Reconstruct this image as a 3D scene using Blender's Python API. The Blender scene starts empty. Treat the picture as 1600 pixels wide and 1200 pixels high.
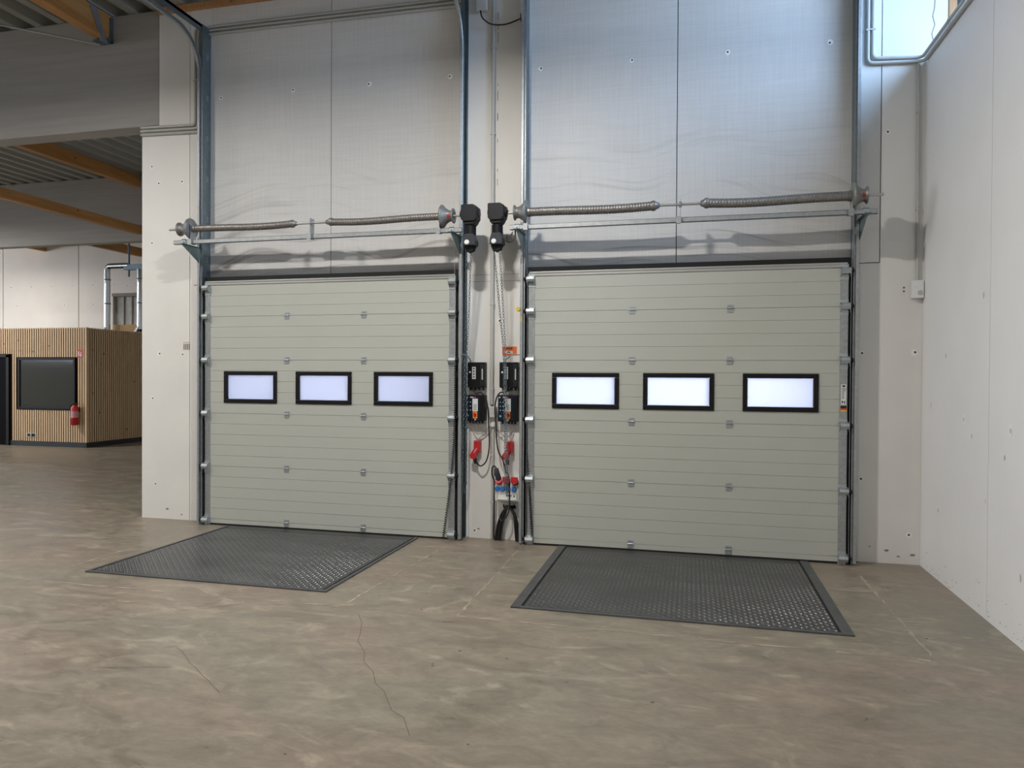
import bpy, bmesh, math, random
from mathutils import Vector, Matrix
random.seed(7)
SC = bpy.context.scene
COL = SC.collection
PI = math.pi

# ------------------------------------------------------------------ camera, world, exposure
FPX, YAW, PITCH, ROLL = 1132.78, -0.2429, -0.0103, 0.0059
CAM = Vector((4.4066, -7.2969, 1.7343))
F = Vector((math.sin(YAW)*math.cos(PITCH), math.cos(YAW)*math.cos(PITCH), math.sin(PITCH)))
Rv = Vector((math.cos(YAW), -math.sin(YAW), 0)); Uv = Rv.cross(F)
R2 = Rv*math.cos(ROLL)+Uv*math.sin(ROLL); U2 = -Rv*math.sin(ROLL)+Uv*math.cos(ROLL)
cd = bpy.data.cameras.new('camera'); cam = bpy.data.objects.new('camera', cd); COL.objects.link(cam)
cd.sensor_fit = 'HORIZONTAL'; cd.sensor_width = 36; cd.lens = FPX/1600*36; cd.clip_start = .05; cd.clip_end = 300
M = Matrix((R2, U2, -F)).transposed().to_4x4(); M.translation = CAM
cam.matrix_world = M
SC.camera = cam

SC.view_settings.view_transform = 'Standard'; SC.view_settings.look = 'None'
SC.view_settings.gamma = 1; SC.view_settings.use_curve_mapping = False
SC.view_settings.exposure = 0.0

w = bpy.data.worlds.new('sky'); SC.world = w; w.use_nodes = True
bg = w.node_tree.nodes['Background']; bg.inputs[0].default_value = (.74, .81, 1, 1); bg.inputs[1].default_value = 4.6

LAMP_W = 165; LAMP_COL = (1, .965, .91)
DAY_W = 135; DAY_COL = (.36, .62, 1)

# ------------------------------------------------------------------ materials
def N(nt, t, **kw):
    n = nt.nodes.new(t)
    for k, v in kw.items():
        if hasattr(n, k): setattr(n, k, v)
    return n
def mat(name, col, rough=.5, metal=0., var=.0, scale=8., stretch=(1, 1, 1), bump=0., bscale=60., spec=.5, rvar=0.):
    m = bpy.data.materials.new(name); m.use_nodes = True
    nt = m.node_tree; b = nt.nodes['Principled BSDF']
    b.inputs['Base Color'].default_value = (*col, 1); b.inputs['Roughness'].default_value = rough
    b.inputs['Metallic'].default_value = metal; b.inputs['Specular IOR Level'].default_value = spec
    tc = N(nt, 'ShaderNodeTexCoord'); mp = N(nt, 'ShaderNodeMapping'); mp.inputs['Scale'].default_value = stretch
    nt.links.new(tc.outputs['Object'], mp.inputs['Vector'])
    if var or rvar:
        nz = N(nt, 'ShaderNodeTexNoise'); nz.inputs['Scale'].default_value = scale; nz.inputs['Detail'].default_value = 5
        nt.links.new(mp.outputs[0], nz.inputs['Vector'])
        if var:
            r = N(nt, 'ShaderNodeMapRange'); r.inputs[1].default_value = .3; r.inputs[2].default_value = .7
            r.inputs[3].default_value = 1-var; r.inputs[4].default_value = 1+var
            nt.links.new(nz.outputs['Fac'], r.inputs[0])
            mx = N(nt, 'ShaderNodeVectorMath', operation='SCALE'); mx.inputs[0].default_value = col
            nt.links.new(r.outputs[0], mx.inputs['Scale']); nt.links.new(mx.outputs[0], b.inputs['Base Color'])
        if rvar:
            r = N(nt, 'ShaderNodeMapRange'); r.inputs[1].default_value = .3; r.inputs[2].default_value = .7
            r.inputs[3].default_value = rough-rvar; r.inputs[4].default_value = rough+rvar
            nt.links.new(nz.outputs['Fac'], r.inputs[0]); nt.links.new(r.outputs[0], b.inputs['Roughness'])
    if bump:
        n2 = N(nt, 'ShaderNodeTexNoise'); n2.inputs['Scale'].default_value = bscale; n2.inputs['Detail'].default_value = 4
        nt.links.new(mp.outputs[0], n2.inputs['Vector'])
        bp = N(nt, 'ShaderNodeBump'); bp.inputs['Strength'].default_value = bump; bp.inputs['Distance'].default_value = .01
        nt.links.new(n2.outputs['Fac'], bp.inputs['Height']); nt.links.new(bp.outputs[0], b.inputs['Normal'])
    return m
def emit(name, col, s):
    m = bpy.data.materials.new(name); m.use_nodes = True; b = m.node_tree.nodes['Principled BSDF']
    b.inputs['Emission Color'].default_value = (*col, 1); b.inputs['Emission Strength'].default_value = s
    return m

M_wall = mat('painted_concrete', (.79, .775, .745), .55, var=.025, scale=2.5, bump=.05, bscale=25)
M_wallR = mat('painted_concrete_right', (.80, .79, .78), .5, var=.02, scale=2, bump=.05, bscale=25)
M_far = mat('painted_concrete_far', (.84, .76, .66), .6, var=.03, scale=1.5)
M_seam = mat('joint_shadow_gap', (.02, .02, .02), .9)
M_chip = mat('plaster_chip', (.88, .87, .85), .7)
M_hole = mat('anchor_hole', (.05, .045, .04), .9)
M_mark = mat('printed_mark', (.28, .24, .2), .8)
M_galv = mat('galvanised_steel', (.40, .42, .43), .48, .75, var=.12, scale=30)
M_galvd = mat('galvanised_track_steel', (.20, .25, .275), .36, .8, var=.12, scale=14)
M_galvl = mat('bright_zinc', (.46, .50, .52), .42, .75, var=.1, scale=60)
M_green = mat('dark_zinc_bracket', (.20, .27, .27), .45, .6, var=.1, scale=30)
M_alu = mat('aluminium', (.50, .50, .48), .38, .7)
M_spring = mat('oiled_spring_steel', (.26, .245, .23), .45, .7, var=.2, scale=40)
M_drum = mat('cast_aluminium_drum', (.25, .25, .24), .5, .6, var=.15, scale=30)
M_black = mat('black_plastic', (.007, .007, .008), .45, spec=.25)
M_blackr = mat('black_rubber', (.01, .01, .01), .8)
M_castb = mat('black_cast_housing', (.012, .012, .014), .5, .1, spec=.35)
M_dgrey = mat('dark_grey_plastic', (.035, .04, .045), .5, spec=.35)
M_navy = mat('navy_fascia', (.006, .014, .03), .35, spec=.3)
M_white = mat('white_plastic', (.80, .80, .78), .4)
M_lgrey = mat('light_grey_plastic', (.58, .58, .55), .5)
M_pipe = mat('grey_pvc_pipe', (.50, .50, .47), .45)
M_red = mat('red_plastic', (.52, .02, .025), .4)
M_redp = mat('red_paint', (.42, .02, .03), .35)
M_blue = mat('blue_plastic', (.02, .16, .50), .4)
M_orange = mat('orange_sticker', (.80, .16, .03), .5)
M_swor = mat('orange_switch', (.85, .30, .03), .4)
M_yellow = mat('yellow_plastic', (.75, .50, .03), .5)
M_cable = mat('black_cable', (.012, .012, .012), .5)
M_gcable = mat('grey_cable', (.30, .30, .29), .5)
M_panel = mat('door_panel_paint', (.485, .495, .445), .38, var=.015, scale=1.5, bump=.04, bscale=160)
M_beam = mat('grey_painted_glulam', (.36, .345, .32), .6, var=.07, scale=3, stretch=(.35, 1, 7), bump=.1, bscale=12)
M_deck = mat('corrugated_deck', (.36, .37, .34), .5, .2)
M_osb = mat('osb_board', (.55, .33, .14), .7, var=.35, scale=40)
M_roughc = mat('raw_concrete', (.52, .51, .46), .8, var=.15, scale=6)
M_ext = mat('duct_steel', (.62, .66, .68), .25, .9)

def wood(name, c1, c2, sx):
    m = bpy.data.materials.new(name); m.use_nodes = True; nt = m.node_tree; b = nt.nodes['Principled BSDF']
    b.inputs['Roughness'].default_value = .55
    tc = N(nt, 'ShaderNodeTexCoord'); mp = N(nt, 'ShaderNodeMapping'); mp.inputs['Scale'].default_value = sx
    nz = N(nt, 'ShaderNodeTexNoise'); nz.inputs['Scale'].default_value = 4; nz.inputs['Detail'].default_value = 6
    rp = N(nt, 'ShaderNodeValToRGB'); rp.color_ramp.elements[0].position = .3; rp.color_ramp.elements[1].position = .7
    rp.color_ramp.elements[0].color = (*c1, 1); rp.color_ramp.elements[1].color = (*c2, 1)
    nt.links.new(tc.outputs['Object'], mp.inputs[0]); nt.links.new(mp.outputs[0], nz.inputs['Vector'])
    nt.links.new(nz.outputs['Fac'], rp.inputs[0])
    # knots
    vo = N(nt, 'ShaderNodeTexVoronoi'); vo.inputs['Scale'].default_value = 3.2
    nt.links.new(tc.outputs['Object'], vo.inputs['Vector'])
    r = N(nt, 'ShaderNodeMapRange'); r.inputs[1].default_value = .05; r.inputs[2].default_value = .10
    r.inputs[3].default_value = .35; r.inputs[4].default_value = 1.0
    nt.links.new(vo.outputs['Distance'], r.inputs[0])
    mx = N(nt, 'ShaderNodeVectorMath', operation='SCALE'); nt.links.new(rp.outputs[0], mx.inputs[0])
    nt.links.new(r.outputs[0], mx.inputs['Scale']); nt.links.new(mx.outputs[0], b.inputs['Base Color'])
    return m
M_wood = wood('spruce_beam', (.42, .20, .06), (.56, .30, .11), (6, .4, 6))
M_slat = wood('larch_slat', (.68, .48, .29), (.78, .58, .37), (3, 3, .4))
M_wframe = wood('larch_window_frame', (.40, .20, .08), (.55, .30, .13), (8, 8, .6))

def brushed_wall():
    m = bpy.data.materials.new('door_rubbed_concrete'); m.use_nodes = True; nt = m.node_tree; L = nt.links.new
    b = nt.nodes['Principled BSDF']; b.inputs['Roughness'].default_value = .5
    tc = N(nt, 'ShaderNodeTexCoord'); sep = N(nt, 'ShaderNodeSeparateXYZ'); L(tc.outputs['Object'], sep.inputs[0])
    # slow warp of the height by x
    wz = N(nt, 'ShaderNodeTexNoise'); wz.inputs['Scale'].default_value = .55; wz.inputs['Detail'].default_value = 1
    L(tc.outputs['Object'], wz.inputs['Vector'])
    wa = N(nt, 'ShaderNodeMath', operation='MULTIPLY_ADD'); wa.inputs[1].default_value = 1.3
    L(wz.outputs['Fac'], wa.inputs[0]); L(sep.outputs['Z'], wa.inputs[2])
    cb = N(nt, 'ShaderNodeCombineXYZ')
    sx = N(nt, 'ShaderNodeMath', operation='MULTIPLY'); sx.inputs[1].default_value = .16; L(sep.outputs['X'], sx.inputs[0])
    sz = N(nt, 'ShaderNodeMath', operation='MULTIPLY'); sz.inputs[1].default_value = 4.5; L(wa.outputs[0], sz.inputs[0])
    L(sx.outputs[0], cb.inputs[0]); L(sz.outputs[0], cb.inputs[2])
    n1 = N(nt, 'ShaderNodeTexNoise'); n1.inputs['Scale'].default_value = 2.2; n1.inputs['Detail'].default_value = 7; n1.inputs['Roughness'].default_value = .62
    L(cb.outputs[0], n1.inputs['Vector'])
    st = N(nt, 'ShaderNodeMapRange'); st.inputs[1].default_value = .53; st.inputs[2].default_value = .66; st.inputs[3].default_value = 0; st.inputs[4].default_value = 1
    L(n1.outputs['Fac'], st.inputs[0])
    mk = N(nt, 'ShaderNodeMapRange'); mk.inputs[1].default_value = 3.0; mk.inputs[2].default_value = 4.4; mk.inputs[3].default_value = 1; mk.inputs[4].default_value = 0
    L(sep.outputs['Z'], mk.inputs[0])
    mu = N(nt, 'ShaderNodeMath', operation='MULTIPLY'); L(st.outputs[0], mu.inputs[0]); L(mk.outputs[0], mu.inputs[1])
    # fine woven brushing
    mp = N(nt, 'ShaderNodeMapping'); mp.inputs['Scale'].default_value = (60, 1, 2); L(tc.outputs['Object'], mp.inputs[0])
    n2 = N(nt, 'ShaderNodeTexNoise'); n2.inputs['Scale'].default_value = 1; n2.inputs['Detail'].default_value = 3; L(mp.outputs[0], n2.inputs['Vector'])
    mp3 = N(nt, 'ShaderNodeMapping'); mp3.inputs['Scale'].default_value = (2, 1, 45); L(tc.outputs['Object'], mp3.inputs[0])
    n3 = N(nt, 'ShaderNodeTexNoise'); n3.inputs['Scale'].default_value = 1; n3.inputs['Detail'].default_value = 3; L(mp3.outputs[0], n3.inputs['Vector'])
    ad = N(nt, 'ShaderNodeMath', operation='ADD'); L(n2.outputs['Fac'], ad.inputs[0]); L(n3.outputs['Fac'], ad.inputs[1])
    fr = N(nt, 'ShaderNodeMapRange'); fr.inputs[1].default_value = .7; fr.inputs[2].default_value = 1.3; fr.inputs[3].default_value = .945; fr.inputs[4].default_value = 1.045
    L(ad.outputs[0], fr.inputs[0])
    # upper edge of the rubbed zone
    ed = N(nt, 'ShaderNodeMapRange'); ed.inputs[1].default_value = 5.0; ed.inputs[2].default_value = 5.35; ed.inputs[3].default_value = 0; ed.inputs[4].default_value = 1
    L(sep.outputs['Z'], ed.inputs[0])
    c1 = N(nt, 'ShaderNodeMix', data_type='RGBA'); c1.inputs[6].default_value = (.615, .605, .59, 1); c1.inputs[7].default_value = (.76, .73, .69, 1)
    L(ed.outputs[0], c1.inputs[0])
    c2 = N(nt, 'ShaderNodeMix', data_type='RGBA'); c2.inputs[7].default_value = (.27, .255, .245, 1)
    mh = N(nt, 'ShaderNodeMath', operation='MULTIPLY'); mh.inputs[1].default_value = .85; L(mu.outputs[0], mh.inputs[0])
    L(mh.outputs[0], c2.inputs[0]); L(c1.outputs[2], c2.inputs[6])
    sc = N(nt, 'ShaderNodeVectorMath', operation='SCALE'); L(c2.outputs[2], sc.inputs[0]); L(fr.outputs[0], sc.inputs['Scale'])
    L(sc.outputs[0], b.inputs['Base Color'])
    return m
M_brush = brushed_wall()

def floor_mat():
    m = bpy.data.materials.new('power_floated_concrete'); m.use_nodes = True; nt = m.node_tree; L = nt.links.new
    b = nt.nodes['Principled BSDF']
    tc = N(nt, 'ShaderNodeTexCoord')
    mp = N(nt, 'ShaderNodeMapping'); mp.inputs['Rotation'].default_value = (0, 0, .35); mp.inputs['Scale'].default_value = (.8, 1.6, 1); L(tc.outputs['Object'], mp.inputs[0])
    def noise(s, d, r=.55, dist=0., vec=mp):
        n = N(nt, 'ShaderNodeTexNoise'); n.inputs['Scale'].default_value = s; n.inputs['Detail'].default_value = d
        n.inputs['Roughness'].default_value = r; n.inputs['Distortion'].default_value = dist; L(vec.outputs[0], n.inputs['Vector']); return n
    a = noise(.55, 3, .5, .6); c = noise(3.2, 9, .72, .9); e = noise(14, 7, .75, .5)
    rp = N(nt, 'ShaderNodeValToRGB'); rp.color_ramp.elements[0].position = .35; rp.color_ramp.elements[1].position = .65
    rp.color_ramp.elements[0].color = (.262, .210, .162, 1); rp.color_ramp.elements[1].color = (.240, .215, .165, 1)
    L(a.outputs['Fac'], rp.inputs[0])
    r1 = N(nt, 'ShaderNodeMapRange'); r1.inputs[1].default_value = .3; r1.inputs[2].default_value = .7; r1.inputs[3].default_value = .68; r1.inputs[4].default_value = 1.26
    L(c.outputs['Fac'], r1.inputs[0])
    r2 = N(nt, 'ShaderNodeMapRange'); r2.inputs[1].default_value = .3; r2.inputs[2].default_value = .7; r2.inputs[3].default_value = .86; r2.inputs[4].default_value = 1.12
    L(e.outputs['Fac'], r2.inputs[0])
    mu = N(nt, 'ShaderNodeMath', operation='MULTIPLY'); L(r1.outputs[0], mu.inputs[0]); L(r2.outputs[0], mu.inputs[1])
    # pale worn curls
    cu = noise(1.7, 9, .6, 2.2); rc = N(nt, 'ShaderNodeMapRange'); rc.inputs[1].default_value = .56; rc.inputs[2].default_value = .68; rc.inputs[3].default_value = 0; rc.inputs[4].default_value = .40
    L(cu.outputs['Fac'], rc.inputs[0])
    ad = N(nt, 'ShaderNodeMath', operation='ADD'); L(mu.outputs[0], ad.inputs[0]); L(rc.outputs[0], ad.inputs[1])
    sc = N(nt, 'ShaderNodeVectorMath', operation='SCALE'); L(rp.outputs[0], sc.inputs[0]); L(ad.outputs[0], sc.inputs['Scale'])
    L(sc.outputs[0], b.inputs['Base Color'])
    rr = N(nt, 'ShaderNodeMapRange'); rr.inputs[1].default_value = .3; rr.inputs[2].default_value = .7; rr.inputs[3].default_value = .26; rr.inputs[4].default_value = .52
    L(c.outputs['Fac'], rr.inputs[0]); L(rr.outputs[0], b.inputs['Roughness'])
    b.inputs['Specular IOR Level'].default_value = .45
    bp = N(nt, 'ShaderNodeBump'); bp.inputs['Strength'].default_value = .12; bp.inputs['Distance'].default_value = .01
    L(c.outputs['Fac'], bp.inputs['Height']); L(bp.outputs[0], b.inputs['Normal'])
    return m
M_floor = floor_mat()
M_fline = mat('pale_joint', (.37, .31, .24), .6, var=.3, scale=5)
M_crack = mat('hairline_crack', (.14, .11, .09), .8)
M_lev = mat('tread_plate_steel', (.085, .088, .09), .38, .55, var=.35, scale=1.6, stretch=(1, 3, 1), rvar=.1)
M_tread = mat('worn_tread', (.19, .19, .19), .36, .6, var=.4, scale=1.4, stretch=(1, 3, 1))
M_levf = mat('leveller_frame_steel', (.115, .12, .125), .45, .5, var=.15, scale=5)

def glass_mat(name, tint, milky):
    m = bpy.data.materials.new(name); m.use_nodes = True; nt = m.node_tree; nt.nodes.clear()
    o = N(nt, 'ShaderNodeOutputMaterial'); a = N(nt, 'ShaderNodeBsdfTransparent'); t = N(nt, 'ShaderNodeBsdfTranslucent')
    g = N(nt, 'ShaderNodeBsdfGlossy'); g.inputs['Roughness'].default_value = .08
    a.inputs[0].default_value = (*tint, 1); t.inputs[0].default_value = (*tint, 1)
    m1 = N(nt, 'ShaderNodeMixShader'); m1.inputs[0].default_value = milky
    nt.links.new(a.outputs[0], m1.inputs[1]); nt.links.new(t.outputs[0], m1.inputs[2])
    m2 = N(nt, 'ShaderNodeMixShader'); m2.inputs[0].default_value = .05
    nt.links.new(m1.outputs[0], m2.inputs[1]); nt.links.new(g.outputs[0], m2.inputs[2]); nt.links.new(m2.outputs[0], o.inputs[0])
    return m
M_pane = glass_mat('milky_acrylic', (.92, .93, 1), .75)
M_glass = glass_mat('clear_glass', (.10, .16, .27), 0)
M_dglass = mat('dark_office_glass', (.035, .038, .034), .06, spec=1.0)
M_lamp = emit('lamp_diffuser', (1, .94, .86), 12)

# ------------------------------------------------------------------ mesh builder
class MB:
    def __init__(s): s.v = []; s.f = []; s.m = []; s.sm = []
    def add(s, vs, fs, mi=0, smooth=False):
        o = len(s.v); s.v += [tuple(v) for v in vs]
        for f in fs: s.f.append([o+i for i in f]); s.m.append(mi); s.sm.append(smooth)
        return s
    def box(s, x0, x1, y0, y1, z0, z1, mi=0):
        vs = [(x, y, z) for z in (z0, z1) for y in (y0, y1) for x in (x0, x1)]
        return s.add(vs, [(0, 2, 3, 1), (4, 5, 7, 6), (0, 1, 5, 4), (2, 6, 7, 3), (0, 4, 6, 2), (1, 3, 7, 5)], mi)
    def prism(s, pts, ax, a, b, mi=0):
        """pts: 2-D outline in the other two axes (in x,y,z order); extruded along axis ax from a to b"""
        def P(p, t):
            q = list(p); q.insert(ax, t); return tuple(q)
        n = len(pts); vs = [P(p, a) for p in pts]+[P(p, b) for p in pts]
        fs = [list(range(n))[::-1], [n+i for i in range(n)]]+[(i, (i+1) % n, n+(i+1) % n, n+i) for i in range(n)]
        return s.add(vs, fs, mi)
    def frame(s, x0, x1, z0, z1, w, y0, y1, mi=0):
        s.box(x0, x1, y0, y1, z1-w, z1, mi); s.box(x0, x1, y0, y1, z0, z0+w, mi)
        s.box(x0, x0+w, y0, y1, z0+w, z1-w, mi); return s.box(x1-w, x1, y0, y1, z0+w, z1-w, mi)
    def tube(s, path, r, n=8, mi=0, closed=False, cap=True):
        P = [Vector(p) for p in path]; rs = r if isinstance(r, (list, tuple)) else [r]*len(P)
        N_ = len(P); up = None; rings = []
        for i, p in enumerate(P):
            if closed: t = (P[(i+1) % N_]-P[i-1])
            else: t = (P[min(i+1, N_-1)]-P[max(i-1, 0)])
            if t.length < 1e-9: t = Vector((0, 0, 1))
            t.normalize()
            if up is None:
                up = Vector((0, 0, 1)) if abs(t.z) < .9 else Vector((1, 0, 0))
            up = (up-t*up.dot(t)); up.normalize(); sd = t.cross(up)
            rings.append([p+(up*math.cos(2*PI*k/n)+sd*math.sin(2*PI*k/n))*rs[i] for k in range(n)])
        vs = [v for rg in rings for v in rg]; fs = []
        for i in range(N_ if closed else N_-1):
            j = (i+1) % N_
            for k in range(n): fs.append((i*n+k, i*n+(k+1) % n, j*n+(k+1) % n, j*n+k))
        s.add(vs, fs, mi, True)
        if cap and not closed:
            s.add(rings[0], [list(range(n))], mi); s.add(rings[-1], [list(range(n))[::-1]], mi)
        return s
    def lathe(s, prof, axis='x', c=(0, 0, 0), n=24, mi=0, smooth=True):
        """prof: list of (t, r) along the axis"""
        vs = []
        for t, r in prof:
            for k in range(n):
                a = 2*PI*k/n; u, v = r*math.cos(a), r*math.sin(a)
                q = {'x': (t, u, v), 'y': (u, t, v), 'z': (u, v, t)}[axis]
                vs.append((q[0]+c[0], q[1]+c[1], q[2]+c[2]))
        fs = [(i*n+k, i*n+(k+1) % n, (i+1)*n+(k+1) % n, (i+1)*n+k) for i in range(len(prof)-1) for k in range(n)]
        s.add(vs, fs, mi, smooth)
        s.add(vs[:n], [list(range(n))], mi); s.add(vs[-n:], [list(range(n))], mi)
        return s
    def build(s, name, mats, parent=None, bevel=0., seg=2):
        me = bpy.data.meshes.new(name); me.from_pydata(s.v, [], s.f)
        if not isinstance(mats, (list, tuple)): mats = [mats]
        for mm in mats: me.materials.append(mm)
        me.polygons.foreach_set('material_index', s.m); me.polygons.foreach_set('use_smooth', s.sm)
        bm = bmesh.new(); bm.from_mesh(me); bmesh.ops.recalc_face_normals(bm, faces=bm.faces); bm.to_mesh(me); bm.free()
        me.update()
        o = bpy.data.objects.new(name, me); COL.objects.link(o)
        if parent: o.parent = parent
        if bevel:
            bv = o.modifiers.new('bevel', 'BEVEL'); bv.width = bevel; bv.segments = seg; bv.limit_method = 'ANGLE'; bv.angle_limit = .7
        return o
def thing(name, label, cat, loc=(0, 0, 0), group=None):
    o = bpy.data.objects.new(name, None); COL.objects.link(o); o.location = loc; o.empty_display_size = .1
    o['label'] = label; o['category'] = cat
    if group: o['group'] = group
    return o
def tag(o, label, cat, group=None):
    o['label'] = label; o['category'] = cat
    if group: o['group'] = group
    return o
def struct(mb, name, mats, **k):
    o = mb.build(name, mats, **k); o['kind'] = 'structure'; return o
def copy_tree(o, parent=None):
    c = o.copy(); COL.objects.link(c); c.parent = parent
    for ch in list(o.children): copy_tree(ch, c)
    return c
def recenter(o, loc):
    """put a single-mesh thing's origin at loc"""
    l = Vector(loc); o.data.transform(Matrix.Translation(-l)); o.location = l; return o
def arc(c, r, a0, a1, n, f):
    return [f(c[0]+r*math.cos(a0+(a1-a0)*i/n), c[1]+r*math.sin(a0+(a1-a0)*i/n)) for i in range(n+1)]
def smooth_path(pts, n=8):
    P = [Vector(p) for p in pts]; out = []
    for i in range(len(P)-1):
        p0 = P[max(i-1, 0)]; p1 = P[i]; p2 = P[i+1]; p3 = P[min(i+2, len(P)-1)]
        for k in range(n):
            t = k/n
            out.append(.5*((2*p1)+(-p0+p2)*t+(2*p0-5*p1+4*p2-p3)*t*t+(-p0+3*p1-3*p2+p3)*t**3))
    out.append(P[-1]); return out

YW = .152           # face of the loading wall
ZC = 6.10           # underside of the roof deck
DW = 2.905          # door leaf width
DX = (-.994, 2.838)  # left edges of both door leaves
HZ = 2.80           # opening height

# ------------------------------------------------------------------ structure
def holes(mb, pts, y, big=1.):
    for (x, z) in pts:
        k = random.uniform(.8, 1.15)*big
        a0 = random.uniform(0, 6)
        n = 10
        ring = [(x+.03*k*random.uniform(.7, 1.15)*math.cos(a0+2*PI*i/n), y-.0012, z+.03*k*random.uniform(.7, 1.15)*math.sin(a0+2*PI*i/n)) for i in range(n)]
        mb.add(ring, [list(range(n))], 2)
        dx, dz = random.uniform(-.006, .006), random.uniform(-.006, .006)
        mb.add([(x+dx+.010*big*math.cos(2*PI*i/n), y-.0022, z+dz+.010*big*math.sin(2*PI*i/n)) for i in range(n)], [list(range(n))], 3)

mb = MB()
g = .004
TH = .35
def wp(x0, x1, z0, z1, mi=0, gl=0, gr=0, gb=0, gt=0):
    mb.box(x0+gl*g, x1-gr*g, YW, YW+.18, z0+gb*g, z1-gt*g, mi)
# left pier, notch for the beam, seam at x=-1.39
wp(-2.058, -1.39, 0, 4.715, 0, gr=1)
wp(-1.816, -1.39, 4.715, ZC-.02, 0, gr=1)
wp(-1.39, -1.10, 0, ZC-.02, 0, gl=1)
# over the left door, seam at x=.449
wp(-1.10, .449, 2.87, ZC-.02, 1, gr=1)
wp(.449, 2.02, 2.87, ZC-.02, 1, gl=1)
for d0 in DX:
    wp(d0-.106, d0, 0, 2.87); wp(d0+DW, d0+DW+.11, 0, 2.87)
# pier between the doors
wp(2.021, 2.732, 0, ZC-.02)
# over the right door, seam at x=4.245
wp(2.732, 4.245, 2.87, ZC-.02, 1, gr=1)
wp(4.245, 5.853, 2.87, ZC-.02, 1, gl=1)
# right of the right door
wp(5.853, 6.111, 0, 2.825, 0, gt=1); wp(5.853, 6.111, 2.825, ZC-.02, 0, gr=1, gb=1)
wp(6.111, 6.667, 0, 2.825); wp(6.111, 6.667, 2.825, ZC-.02, 0, gl=1)
wp(6.667, 7.45, 0, 4.99); wp(6.667, 7.45, 5.98, ZC-.02); wp(7.4, 7.45, 4.99, 5.98)
# backing leaf with the same openings
def bk(x0, x1, z0, z1): mb.box(x0, x1, YW+.18, YW+TH, z0, z1, 4)
bk(-2.058, DX[0], 0, 4.715); bk(-1.816, 6.667, HZ+.05, ZC); bk(DX[0]+DW, DX[1], 0, HZ+.05); bk(DX[1]+DW, 7.45, 0, HZ+.05)
bk(6.667, 7.45, HZ+.05, 4.99); bk(6.667, 7.45, 5.98, ZC); bk(7.4, 7.45, 4.99, 5.98); bk(-2.058, -1.816, HZ+.05, 4.715)
hp = [(-.973, 4.98), (-.03, 4.98), (.91, 4.965), (1.851, 4.965), (2.85, 4.95), (3.79, 4.94), (4.723, 4.93), (5.658, 4.93),
      (-1.824, 4.033), (-1.494, 4.03), (-1.914, 3.315), (-1.912, 1.45), (-1.813, 1.982), (-1.482, 1.981), (-1.92, 4.23),
      (5.962, 1.98), (6.417, 1.98), (5.974, .787), (6.173, 4.044), (6.386, .277), (2.42, 2.33), (2.16, .02+.06), (-1.87, .42)]
holes(mb, hp, YW)
# printed row of four bars on the left pier
for i in range(4): mb.box(-1.475+i*.024, -1.459+i*.024, YW-.002, YW, 2.03, 2.10, 5)
mb.box(-1.48, -1.385, YW-.002, YW, 2.115, 2.12, 5)
# dark slot marks beside the tracks and paint chips at the foot
mb.box(-1.335, -1.255, YW-.002, YW, 2.79, 2.80, 5)
for x, z, s_ in [(-1.7, .12, .03), (-1.5, .06, .02), (6.2, .12, .03), (6.3, .07, .02), (6.42, .09, .03), (2.2, .10, .02), (2.05, .12, .012), (6.05, .15, .014)]:
    mb.add([(x+s_*math.cos(k)*random.uniform(.5, 1), YW-.0015, z+.4*s_*math.sin(k)) for k in range(6)], [list(range(6))], 5)
for x in (2.32, 2.385): # drip marks by the centre conduit
    for k in range(14):
        z = random.uniform(3.7, 5.6); mb.box(x, x+.006, YW-.0015, YW, z, z+random.uniform(.02, .09), 5)
for z0, z1 in ((2.815, 2.82), (2.745, 2.75)):
    for k in range(22): mb.box(2.09+k*.026, 2.105+k*.026, YW-.0015, YW, z0, z1, 5)
# crack high on the right
cp = [(6.56, 5.35), (6.55, 5.15), (6.535, 5.08), (6.555, 5.0), (6.53, 4.92), (6.545, 4.84), (6.54, 4.76)]
for a, b in zip(cp, cp[1:]):
    mb.add([(a[0]-.004, YW-.0015, a[1]), (a[0]+.004, YW-.0015, a[1]), (b[0]+.004, YW-.0015, b[1]), (b[0]-.004, YW-.0015, b[1])], [(0, 1, 2, 3)], 5)
struct(mb, 'wall_front', [M_wall, M_brush, M_chip, M_hole, M_seam, M_mark])

# right partition wall with panel joints
mb = MB()
ys = [-18, -14.6, -11.3, -8, -4.7, -1.42, YW]
for a, b in zip(ys, ys[1:]):
    mb.box(6.481, 6.62, a+g*.6, b-g*.6, 0, 4.675)
mb.box(6.489, 6.612, -18, YW, 0, 4.665, 1)
def rmark(pts, mi): mb.add([(6.4795, y, z) for y, z in pts], [list(range(len(pts)))], mi)
for y, z, a, b in [(-.93, 1.42, .02, .045), (-1.79, 1.39, .022, .05), (-1.95, 3.19, .02, .045), (-.5, 1.93, .01, .02), (-1.3, 2.35, .012, .025), (-1.97, .45, .012, .03),
                   (-1.7, 1.2, .01, .02), (-.35, .6, .01, .02), (-1.38, .85, .008, .05), (-1.1, 1.3, .01, .02), (-.12, 1.5, .006, .03)]:
    rmark([(y+a*math.cos(2*PI*k/10), z+b*math.sin(2*PI*k/10)) for k in range(10)], 2 if b > .04 else 3)
    if b > .04: mb.add([(6.4785, y+a*.45*math.cos(2*PI*k/8), z+b*.4*math.sin(2*PI*k/8)) for k in range(8)], [list(range(8))], 3)
for k in range(90):
    y = random.uniform(-2.6, .1); z = abs(random.gauss(.0, .13))+.01
    if z > .4: continue
    s_ = random.uniform(.003, .013)
    rmark([(y+s_*1.6*math.cos(q)*random.uniform(.4, 1), z+s_*.5*math.sin(q)) for q in range(6)], 3)
struct(mb, 'wall_right', [M_wallR, M_seam, M_chip, mat('scuff_mark', (.50, .47, .44), .8)])

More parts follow.
